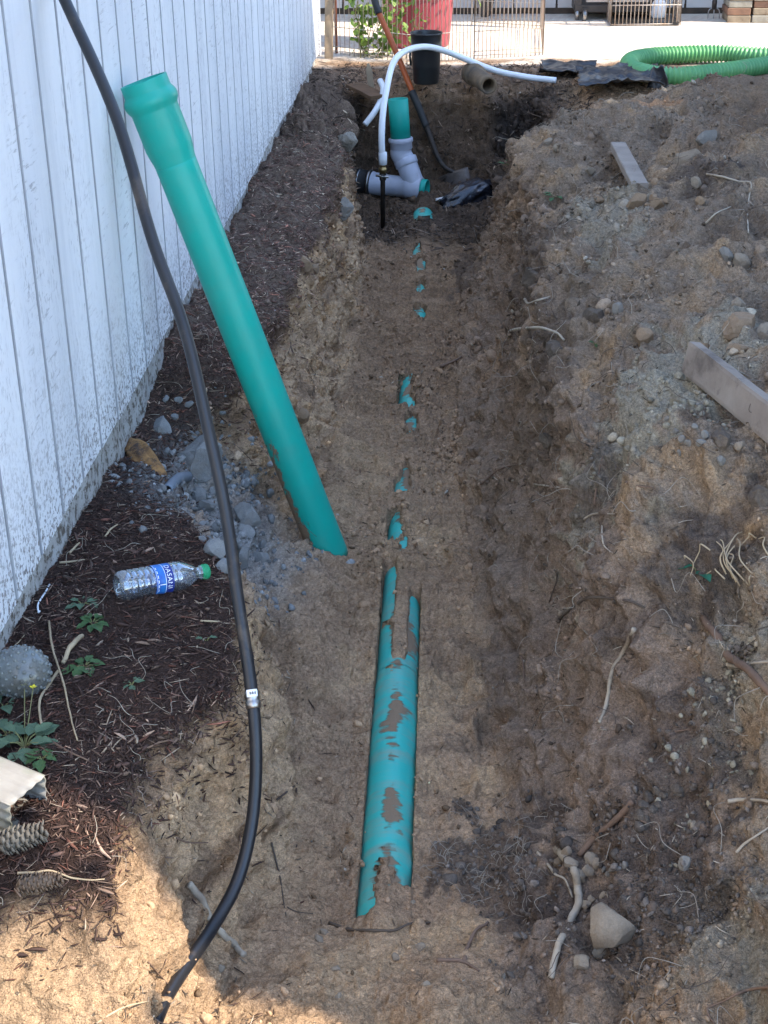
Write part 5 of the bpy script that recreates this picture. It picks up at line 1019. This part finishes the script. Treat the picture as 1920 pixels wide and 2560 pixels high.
root([(1488, 1260), (1492, 1225), (1500, 1180), (1510, 1140)], 5, MAT['rootb'], 'thin curved brown root beside the pocket in the right slope', lift=1.5)
root([(1568, 1205), (1600, 1218), (1632, 1218)], 6, MAT['rootb'], 'short brown root over the pocket in the right slope', lift=1.5)
root([(1100, 918), (1130, 905), (1155, 893)], 8, MAT['rootb'], 'flat stick lying in the middle of the trench floor', name='twig', cat='twig')
root([(1305, 1642), (1312, 1665), (1312, 1705)], 5, MAT['rootb'], 'small twig standing on the right floor near the laid pipe', name='twig', cat='twig', lift=1.5)
root([(1665, 1834), (1695, 1830), (1728, 1824)], 7, MAT['rootb'], 'short reddish stick on the lower right slope', name='twig', cat='twig')
# left bank twigs and stems
root([(45, 2187), (90, 2184), (127, 2183), (174, 2196), (225, 2202), (262, 2206)], 7, MAT['twig'], 'pale sunlit twig lying over the pine cone at lower left', name='twig', cat='twig', lift=2.5, taper=.5, branch=(([(120, 2184), (148, 2200), (155, 2215)], 4),))
root([(205, 1592), (182, 1626), (158, 1660)], 13, MAT['twig'], 'cut straw coloured stick leaning among the weeds', name='twig', cat='twig', taper=.95, arch=.01)
root([(146, 1682), (122, 1720), (104, 1752), (103, 1790), (109, 1826)], 8, MAT['twig'], 'bent dry stem left of the long dry stem below the cut stick', name='twig', cat='twig', lift=2, taper=.7)
root([(122, 1560), (136, 1630), (146, 1690), (164, 1740), (178, 1800), (194, 1858)], 6, MAT['twig'], 'long dry stem running down through the mulch below the cut stick', name='twig', cat='twig', lift=3, arch=.015)
root([(128, 1858), (190, 1890), (262, 1922)], 6, MAT['rootb'], 'thin brown twig slanting toward the bank edge at left', name='twig', cat='twig', lift=2)
root([(500, 1556), (540, 1558), (586, 1562)], 5, MAT['twig'], 'thin straw lying near the black pipe below the bottle', name='twig', cat='twig', lift=2)
root([(150, 1412), (190, 1407), (214, 1402)], 6, MAT['twig'], 'short pale straw near the wall above the weeds', name='twig', cat='twig', lift=2)
root([(174, 1385), (186, 1373), (196, 1362)], 7, MAT['twig'], 'short pale splinter standing near the wall foot', name='twig', cat='twig', lift=2)
root([(262, 1345), (278, 1328), (292, 1316)], 6, MAT['twig'], 'pale splinter in the mulch above the bottle', name='twig', cat='twig', lift=2)
root([(290, 1875), (360, 1868), (400, 1858), (450, 1848)], 6, MAT['rootb'], 'thin root across the top of the cut bank face', lift=1.5)
root([(440, 2098), (470, 2108), (520, 2106)], 6, MAT['rootb'], 'short root end under the sandy bank face', lift=1.5)
root([(368, 2405), (400, 2440), (425, 2470)], 5, MAT['rootb'], 'thin forked root in the sandy bank near the bottom left', lift=1.5, branch=(([(395, 2435), (410, 2410), (415, 2396)], 4),))
root([(240, 2555), (300, 2520), (360, 2505), (410, 2500)], 6, MAT['twig'], 'sunlit straw at the bottom edge near the black pipe end', name='twig', cat='twig', lift=1.5)
root([(126, 1466), (112, 1484), (98, 1512), (94, 1534), (100, 1530)], 5, MAT['white_hose'], 'short white cable end curling from the wall foot', name='cable', cat='cable', lift=2, taper=.9)
root([(-6, 1650), (20, 1630), (45, 1610), (60, 1590)], 4, MAT['twig'], 'thin pale string running along the wall foot', name='string', cat='string', lift=2)

# ================================================================== BOTTLE
MAT['pet'] = bpy.data.materials.new('clear_plastic'); MAT['pet'].use_nodes = True
n_ = MAT['pet'].node_tree; N_ = n_.nodes; L_n = n_.links; N_.remove(N_['Principled BSDF'])
tr = N_.new('ShaderNodeBsdfTransparent'); tr.inputs[0].default_value = (.86, .91, .95, 1); gl = N_.new('ShaderNodeBsdfGlossy'); gl.inputs['Roughness'].default_value = .07; gl.inputs[0].default_value = (.95, .97, 1, 1)
df = N_.new('ShaderNodeBsdfDiffuse'); df.inputs[0].default_value = (.55, .64, .74, 1)
lw = N_.new('ShaderNodeLayerWeight'); lw.inputs[0].default_value = .35; mr_ = N_.new('ShaderNodeMapRange'); mr_.inputs['To Min'].default_value = .12; mr_.inputs['To Max'].default_value = .85; L_n.new(lw.outputs['Facing'], mr_.inputs['Value'])
m1 = N_.new('ShaderNodeMixShader'); m1.inputs[0].default_value = .10; L_n.new(tr.outputs[0], m1.inputs[1]); L_n.new(df.outputs[0], m1.inputs[2])
m2 = N_.new('ShaderNodeMixShader'); L_n.new(mr_.outputs[0], m2.inputs[0]); L_n.new(m1.outputs[0], m2.inputs[1]); L_n.new(gl.outputs[0], m2.inputs[2]); L_n.new(m2.outputs[0], N_['Material Output'].inputs[0])
MAT['capg'] = M('cap_green', (.02, .30, .13), rough=.4); MAT['lblb'] = M('label_blue', (.02, .085, .42), (.03, .20, .55), scale=14, rough=.35, thresh=(.4, .6)); MAT['lbld'] = M('label_deep_blue', (.018, .035, .22), rough=.35); MAT['ltxt'] = M('label_lettering', (.85, .88, .92), rough=.4)
e0, _ = hit(296, 1498); e1, _ = hit(520, 1452)
R_b = .0325; e0 = e0+np.array([0, 0, R_b*.9]); e1 = e1+np.array([0, 0, R_b*.72]); bx = e1-e0; BL = np.linalg.norm(bx); bx /= BL; s = BL/.205
bo = thing('water_bottle', 'clear plastic water bottle with blue label and green cap lying on the mulch', 'bottle', e0)
prof = [(0, .012), (.010, .010), (.018, .001), (.026, .0), (.0305, .005), (.0325, .014)]
for z in np.linspace(.016, .072, 29): prof.append((.0325-.0016*(1 if abs(((z-.016) % .014)-.007) < .0022 else 0), z))
prof += [(.0315, .074), (.0315, .116), (.0325, .119), (.0325, .123), (.0312, .125), (.0325, .128), (.0325, .134)]
for t in np.linspace(0, 1, 12)[1:]: prof.append((.0325-(.0325-.0125)*t**1.7, .134+.045*t))
prof += [(.0125, .186), (.0155, .187), (.0155, .189), (.0125, .190), (.0125, .200)]
prof = [(a*s, b_*s) for a, b_ in prof]; bm_ = lathe(prof, e0, bx, 48)
vb = np.array(bm_.v); hz_ = (vb-e0)@bx/s; rd = vb-e0-np.outer((vb-e0)@bx, bx); an = np.arctan2(rd@np.cross(bx, [0, 0, 1.]), rd[:, 2])
k_ = 1-.05*np.exp(-((hz_-.155)/.014)**2)*(np.cos(an*6)*.5+.5)-.04*np.exp(-((hz_-.008)/.008)**2)*(np.cos(an*5)*.5+.5)
mesh('body', e0+np.outer((vb-e0)@bx, bx)+rd*k_[:, None], bm_.f, MAT['pet'], bo)
lathe([(a*s, b_*s) for a, b_ in [(.0150, .189), (.0155, .1895), (.0155, .193), (.0150, .1935), (.0150, .194), (.0158, .1945), (.0158, .2045), (.0148, .2065), (0, .207)]], e0, bx, 30).build('cap', MAT['capg'], bo)
rib = MB(); ue = np.cross(bx, [0, 0, 1.]); ue /= np.linalg.norm(ue); uz = np.cross(ue, bx)
capo = [o for o in bo.children if o.name.startswith('cap')][0]
for a in np.linspace(0, 2*np.pi, 40, endpoint=False):
    w_ = ue*np.cos(a)+uz*np.sin(a); tg = -ue*np.sin(a)+uz*np.cos(a); pp = e0+w_*.0158*s
    tube([pp+bx*.195*s, pp+bx*.2042*s], .0006*s, 4, mb=rib)
rib.build('cap_ribs', MAT['capg'], capo)
vw = O-(e0+bx*.095*s); vw -= bx*(vw@bx); vw /= np.linalg.norm(vw); vt = np.cross(bx, vw)       # vw toward the viewer, vt across the bottle
if vt[2] > 0 or True:
    upv = np.array([0, 0, 1.])-bx*bx[2]
def lab(h0, h1, a0, a1, r_, mat, name, par, n=36):
    V = []; 
    for hh in (h0, h1):
        for a in np.linspace(a0, a1, n): V.append(e0+bx*hh*s+r_*s*(np.cos(a)*vw+np.sin(a)*vt))
    return mesh(name, V, [(i, i+1, n+i+1, n+i) for i in range(n-1)], mat, par)
lb_ = lab(.0755, .1150, 0, 2*np.pi, .0321, MAT['lblb'], 'label', bo, 64)
# sign of the angle that runs down the picture
dn_ = (RC.T@vt)[1] < 0; sg = 1 if dn_ else -1
lab(.0985, .1148, -.9*1, 1.9*1, .03222, MAT['lbld'], 'label_band', lb_) if sg > 0 else lab(.0985, .1148, -1.9, .9, .03222, MAT['lbld'], 'label_band', lb_)
lab(.0965, .0975, -1.5, 1.5, .03225, MAT['ltxt'], 'label_line', lb_); lab(.0775, .0782, -1.5, 1.5, .03225, MAT['ltxt'], 'label_line', lb_)
for q_ in range(6): a = sg*(-.9+.32*q_); lab(.0800, .0815, min(a, a+sg*.2), max(a, a+sg*.2), .03226, MAT['ltxt'], 'small_print', lb_, 4)
lab(.0830, .0965, *(sorted((sg*.35, sg*.41))), .03226, MAT['ltxt'], 'label_line', lb_, 3)
tcv = bpy.data.curves.new('lettering', 'FONT'); tcv.body = 'DASANI'; tcv.size = .0150; tcv.space_character = 1.12; tcv.resolution_u = 3
to = bpy.data.objects.new('lettering', tcv); COL.objects.link(to); bpy.context.view_layer.update()
tm = bpy.data.meshes.new_from_object(to.evaluated_get(bpy.context.evaluated_depsgraph_get())); bpy.data.objects.remove(to)
tv_ = np.array([v_.co[:] for v_ in tm.vertices]); tf_ = [tuple(p_.vertices) for p_ in tm.polygons]; wtx = tv_[:, 0].max()
ang = sg*(tv_[:, 0]/wtx*1.75-1.02); hh = .1008+tv_[:, 1]*.98
mesh('lettering', e0+bx*(hh*s)[:, None]+.03235*s*(np.cos(ang)[:, None]*vw+np.sin(ang)[:, None]*vt), tf_, MAT['ltxt'], lb_)

# ================================================================== BUMPY PLASTIC BALL, DOWNSPOUT, CONES, WEEDS
MAT['cloudy'] = M('cloudy_plastic', (.40, .42, .40), (.30, .31, .28), scale=6, rough=.22, spec=.7, trans=.62, c3=(.25, .22, .17), c3s=9, c3t=(.5, .7))
b0, _ = hit(58, 1720); rb_ = 74*pxsize(b0); bcn = b0+np.array([0, 0, rb_*.62]); v, f = ICO4; v = v.copy()
fibn = 150; ii = np.arange(fibn)+.5; ph = np.arccos(1-2*ii/fibn); th = np.pi*(1+5**.5)*ii; dirs = np.c_[np.cos(th)*np.sin(ph), np.sin(th)*np.sin(ph), np.cos(ph)]
ball = thing('spiky_ball', 'cloudy clear plastic ball covered in small bumps at the wall foot', 'ball', bcn)
mesh('shell', bcn+v*rb_*np.array([1.0, .95, .88]), f, MAT['cloudy'], ball)
bpv, bpf = ICO2; V = (bcn+dirs*rb_*np.array([1, .95, .88])*.985)[:, None]+bpv[None]*rb_*.075
tag(mesh('bumps', V.reshape(-1, 3), (bpf[None]+len(bpv)*np.arange(fibn)[:, None, None]).reshape(-1, 3), MAT['cloudy'], ball), kind='stuff')
MAT['alu'] = M('weathered_white_metal', (.27, .255, .225), (.17, .15, .125), scale=6, rough=.5, c3=(.20, .21, .15), c3s=9, c3t=(.50, .66), stretch=(1, 1, 1))
da_, _ = hit(84, 2045); db_, _ = hit(-60, 1950); dd = db_-da_; dd = np.array([-.9, .40, .08]); dd /= np.linalg.norm(dd); sd_ = np.cross([0, 0, 1.], dd); sd_ /= np.linalg.norm(sd_); u3 = np.cross(dd, sd_)
cs = []   # fluted rectangular section 80 x 55 mm
def flute(n_, w_): return [(t*w_, .0015*math.cos(t*2*math.pi*n_)) for t in np.linspace(-.5, .5, 22)]
W2, H2 = .088, .060
for a, b_ in flute(4, W2): cs.append((a, H2/2+b_))
for a, b_ in flute(3, H2): cs.append((W2/2+b_, -a))
for a, b_ in flute(4, W2): cs.append((-a, -H2/2-b_))
for a, b_ in flute(3, H2): cs.append((-W2/2-b_, a))
cs = np.array(cs); nc_ = len(cs); o_ = da_+np.array([-.005, .0, H2*.42]); tl = [0, .02, .06, .12, .2, .35]; V = []
for inn in (1, .955):
    for t in tl: V += [o_+dd*t+sd_*a*inn+u3*b_*inn for a, b_ in cs]
m_ = len(tl); Fd = []
for i in range(m_-1):
    for j in range(nc_):
        k_ = (j+1) % nc_; Fd.append((i*nc_+j, i*nc_+k_, (i+1)*nc_+k_, (i+1)*nc_+j)); q_ = m_*nc_; Fd.append((q_+i*nc_+j, q_+(i+1)*nc_+j, q_+(i+1)*nc_+k_, q_+i*nc_+k_))
for j in range(nc_): k_ = (j+1) % nc_; Fd.append((j, m_*nc_+j, m_*nc_+k_, k_))
ds = thing('downspout', 'weathered white fluted metal downspout end lying on the left bank', 'downspout', o_)
mesh('spout', V, Fd, MAT['alu'], ds)
# pine cones: a core with overlapping scales
MAT['cone'] = M('pine_cone_scale', (.13, .085, .055), (.20, .14, .095), scale=30, rough=.8); MAT['coneg'] = M('old_grey_cone', (.16, .145, .12), (.10, .085, .065), scale=30, rough=.9)
def pine_cone(px, py, lpx, wpx, dirv, label, mat, seed):
    p, n0 = hit(px, py); L1 = lpx*pxsize(p); R1 = wpx*pxsize(p)/2; d = np.array(dirv, float); d /= np.linalg.norm(d); c0 = p+np.array([0, 0, R1*.75])-d*L1/2
    t = thing('pine_cone', label, 'pine cone', p); lathe([(0, 0), (R1*.5, L1*.08), (R1*.62, L1*.35), (R1*.45, L1*.75), (0, L1*.97)], c0, d, 14).build('core', mat, t)
    a_ = np.cross(d, [0, 0, 1.]); a_ /= np.linalg.norm(a_); b2 = np.cross(a_, d); mb = MB(); n = 64
    for i in range(n):
        s_ = (i+.5)/n; th = i*2.39996; rr = R1*(.55+.45*math.sin(math.pi*min(s_*1.15+.12, 1))); w_ = a_*math.cos(th)+b2*math.sin(th); tg = np.cross(d, w_); q0 = c0+d*L1*s_*.93+w_*rr*.45; ln = R1*.62; dr_ = w_*.80+d*.55; dr_ /= np.linalg.norm(dr_); nu = np.cross(tg, dr_)
        wd2 = R1*.30; mb.add([q0-tg*wd2*.5, q0+tg*wd2*.5, q0+dr_*ln*.7-tg*wd2, q0+dr_*ln*.75+nu*wd2*.25, q0+dr_*ln*.7+tg*wd2, q0+dr_*ln*1.05, q0+dr_*ln*.6-nu*wd2*.35], [(0, 3, 2), (0, 1, 3), (1, 4, 3), (2, 3, 5), (3, 4, 5), (0, 2, 6), (1, 6, 4), (2, 5, 6), (4, 6, 5), (0, 6, 1)])
    tag(mb.build('scales', mat, t), kind='stuff'); return t
pine_cone(102, 2222, 118, 58, (.95, .22, .02), 'brown pine cone lying near the bank edge at lower left', MAT['cone'], 1)
pine_cone(58, 2118, 120, 78, (.8, .35, .05), 'old grey cobwebbed pine cone just below the downspout end', MAT['coneg'], 2)
# weeds with separate leaves
MAT['weed'] = M('weed_leaf', (.075, .14, .045), (.045, .095, .035), scale=25, rough=.6, spec=.3, bump=.001, bscale=80); MAT['weedg'] = M('weed_leaf_grey', (.11, .17, .10), (.075, .125, .07), scale=25, rough=.65, spec=.3, bump=.001, bscale=80); MAT['weedb'] = M('weed_leaf_bluish', (.03, .16, .085), (.02, .10, .06), scale=25, rough=.55)
MAT['flower'] = M('yellow_petal', (.75, .62, .03), rough=.6)
def leafshape(seed, lobes=3, wd_=.62):
    r_ = np.random.default_rng(seed); n = 9; V = []
    for i in range(n):
        t = i/(n-1); w_ = wd_*.5*math.sin(math.pi*min(t*.93+.06, 1))**.8*(1+.16*math.cos(t*lobes*6.28)) if 0 < i < n-1 else .02
        dz = -.28*t*t+.03*math.sin(t*9+seed)
        for a in (-1, -.5, 0, .5, 1): V.append((a*w_, t, dz+.16*a*a*w_*2+.02*math.sin(a*7+t*8)))
    F_ = [(i*5+j, i*5+j+1, (i+1)*5+j+1, (i+1)*5+j) for i in range(n-1) for j in range(4)]; return np.array(V), F_
LEAVES = {}
def leaf_me(mat, seed):
    k_ = (mat.name, seed)
    if k_ not in LEAVES:
        V, F_ = leafshape(seed); me = bpy.data.meshes.new('leaf'); me.from_pydata(V.tolist(), [], F_); me.update(); me.polygons.foreach_set('use_smooth', np.ones(len(me.polygons), bool)); me.materials.append(mat); LEAVES[k_] = me
    return LEAVES[k_]
def weed(px, py, size, leaves, mat, label, seed, spread=.5, flowers=(), cat='weed'):
    r_ = np.random.default_rng(seed); p, n0 = hit(px, py); sc = pxsize(p); t = thing('weed', label, cat, p); mb = MB()
    for i in range(leaves):
        th = i*2.4+r_.random()*.6; el = r_.uniform(.15, .9); st_l = size*sc*spread*r_.uniform(.3, 1); d = np.array([math.cos(th)*math.cos(el), math.sin(th)*math.cos(el), math.sin(el)]); q_ = p+d*st_l
        tube(spline([p-np.array([0, 0, .004]), p+d*st_l*.5+np.array([0, 0, st_l*.15]), q_], 4), .0011, 5, mb=mb)
        o = bpy.data.objects.new('leaf', leaf_me(mat, i % 4)); COL.objects.link(o); o.parent = t; o.location = Vector(q_-p); d2 = np.array([math.cos(th), math.sin(th), r_.uniform(-.1, .45)]); d2 /= np.linalg.norm(d2)
        x_a = np.cross(d2, [0, 0, 1.]); x_a /= np.linalg.norm(x_a); z_a = np.cross(x_a, d2); o.rotation_euler = Matrix(np.stack([x_a, d2, z_a], 1).tolist()).to_euler(); o.scale = (size*sc*r_.uniform(.65, 1.1),)*3
    for (fx, fy) in flowers:
        tp, _ = hit(fx, fy); tp = tp+np.array([0, 0, .03]); tube(spline([p, (p+tp)/2+np.array([0, 0, .0]), tp], 6), .0011, 5, mb=mb); fb = MB()
        for a in np.linspace(0, 6.28, 5)[:-1]:
            w_ = np.array([math.cos(a), math.sin(a), .3]); w2 = np.array([-math.sin(a), math.cos(a), 0]); fb.add([tp, tp+w_*.004-w2*.003, tp+w_*.007, tp+w_*.004+w2*.003], [(0, 1, 2, 3)])
        fb.build('flower', MAT['flower'], t)
    mb.build('stem', MAT['stem'], t); return t
weed(62, 1870, 62, 17, MAT['weedg'], 'large leafy weed with two yellow flowers at the left edge above the downspout', 3, .9, flowers=((66, 1745), (88, 1752)))
weed(105, 1900, 40, 8, MAT['weed'], 'ragged green weed clump in the mulch right above the downspout mouth', 21, .6)
weed(20, 1840, 55, 7, MAT['weedg'], 'grey green weed clump at the left edge under the single broad leaf', 22, .7)
weed(10, 1770, 70, 3, MAT['weedg'], 'single broad grey green leaf below the bumpy ball at the left edge', 15, .4)
weed(232, 1562, 40, 9, MAT['weed'], 'low rosette of round green leaves just below the bottle base', 4, .45)
weed(213, 1668, 48, 8, MAT['weed'], 'green weed with pointed leaves below the cut stick', 5, .5)
weed(205, 1512, 34, 6, MAT['weedg'], 'drooping grey green seedling between the wall and the bottle', 6, .7)
weed(517, 1602, 26, 2, MAT['weedg'], 'two leaf seedling right of the bottle near the black pipe', 7, .5)
weed(330, 1712, 26, 5, MAT['weedg'], 'withered grey seedling on the bank edge below the bottle', 8, .6)
weed(1742, 1428, 52, 4, MAT['weedb'], 'bluish green leaf pair in dark soil on the right heap', 9, .35)
weed(1385, 495, 22, 8, MAT['weed'], 'small grassy weed on the crest of the far right slope', 10, .7)
weed(1268, 412, 22, 4, MAT['weed'], 'small bright green seedling at the right edge of the pit', 11, .6)
weed(1488, 862, 16, 6, MAT['weed'], 'tiny pale green sprout in the middle of the right slope', 12, .8)
# dry grass tuft on the right heap
p, n0 = hit(1835, 1455); tf = thing('grass_tuft', 'tuft of dry pale grass blades next to the bluish green leaves', 'grass tuft', p); mb = MB()
for (x0, y0, x1, y1, x2, y2) in ((1800, 1360, 1795, 1400, 1872, 1468), (1845, 1342, 1800, 1400, 1815, 1440), (1842, 1358, 1838, 1405, 1880, 1440), (1855, 1340, 1800, 1390, 1850, 1470), (1820, 1395, 1825, 1430, 1840, 1460), (1835, 1380, 1815, 1400, 1832, 1450), (1790, 1365, 1800, 1420, 1845, 1455), (1730, 1425, 1745, 1385, 1775, 1380), (1725, 1450, 1722, 1420, 1712, 1400), (1765, 1446, 1785, 1448, 1812, 1452), (1895, 1358, 1905, 1378, 1925, 1400), (1850, 1375, 1870, 1360, 1890, 1350), (1855, 1440, 1880, 1470, 1875, 1468)):
    a, b_, c_ = [hit(*q_)[0] for q_ in ((x0, y0), (x1, y1), (x2, y2))]
    S = spline([a+np.array([0, 0, .010]), a*.45+b_*.55+np.array([.006, 0, .022]), b_*.6+c_*.4+np.array([-.006, 0, .020]), c_+np.array([0, 0, .004])], 6); tube(S, np.linspace(.0011, .0018, len(S)), 5, mb=mb)
mb.build('blades', MAT['twig'], tf)

# slender unseen tree added by the near trench end to dapple the sand
MAT['barkt'] = M('tree_bark', (.16, .12, .09), (.10, .075, .055), scale=14, rough=.95, bump=.004)
tr_ = thing('dapple_tree', 'slender unseen tree with a loose crown added to dapple the near trench end', 'tree', (1.78, .72, -.1))
tp_ = spline([(1.78, .72, -.25), (1.80, .76, .6), (1.76, .85, 1.3), (1.80, .9, 2.1), (1.79, .9, 2.7)], 8); mb = tube(tp_, np.linspace(.03, .006, len(tp_)), 10); LB = []; LD = []
for k_ in range(26):
    a = tp_[rng.integers(12, len(tp_))]; th = rng.random()*6.28; L1 = rng.uniform(.2, .5); e = a+np.array([math.cos(th)*L1*.7, math.sin(th)*L1*.7, rng.uniform(-.05, .35)*L1]); S = spline([a, (a+e)/2+np.array([0, 0, .04]), e], 6); tube(S, np.linspace(.006, .002, len(S)), 5, mb=mb)
    for p_ in S[5:]:
        for _ in range(4): LB.append(p_+rng.normal(size=3)*.04); LD.append(rng.normal(size=3)+np.array([0, 0, -.3]))
mb.build('trunk', MAT['barkt'], tr_); leaf_mesh(len(LB), rng.uniform(.05, .085, len(LB)), np.array(LB), np.array(LD), MAT['weed'], 'crown', tr_, .7)
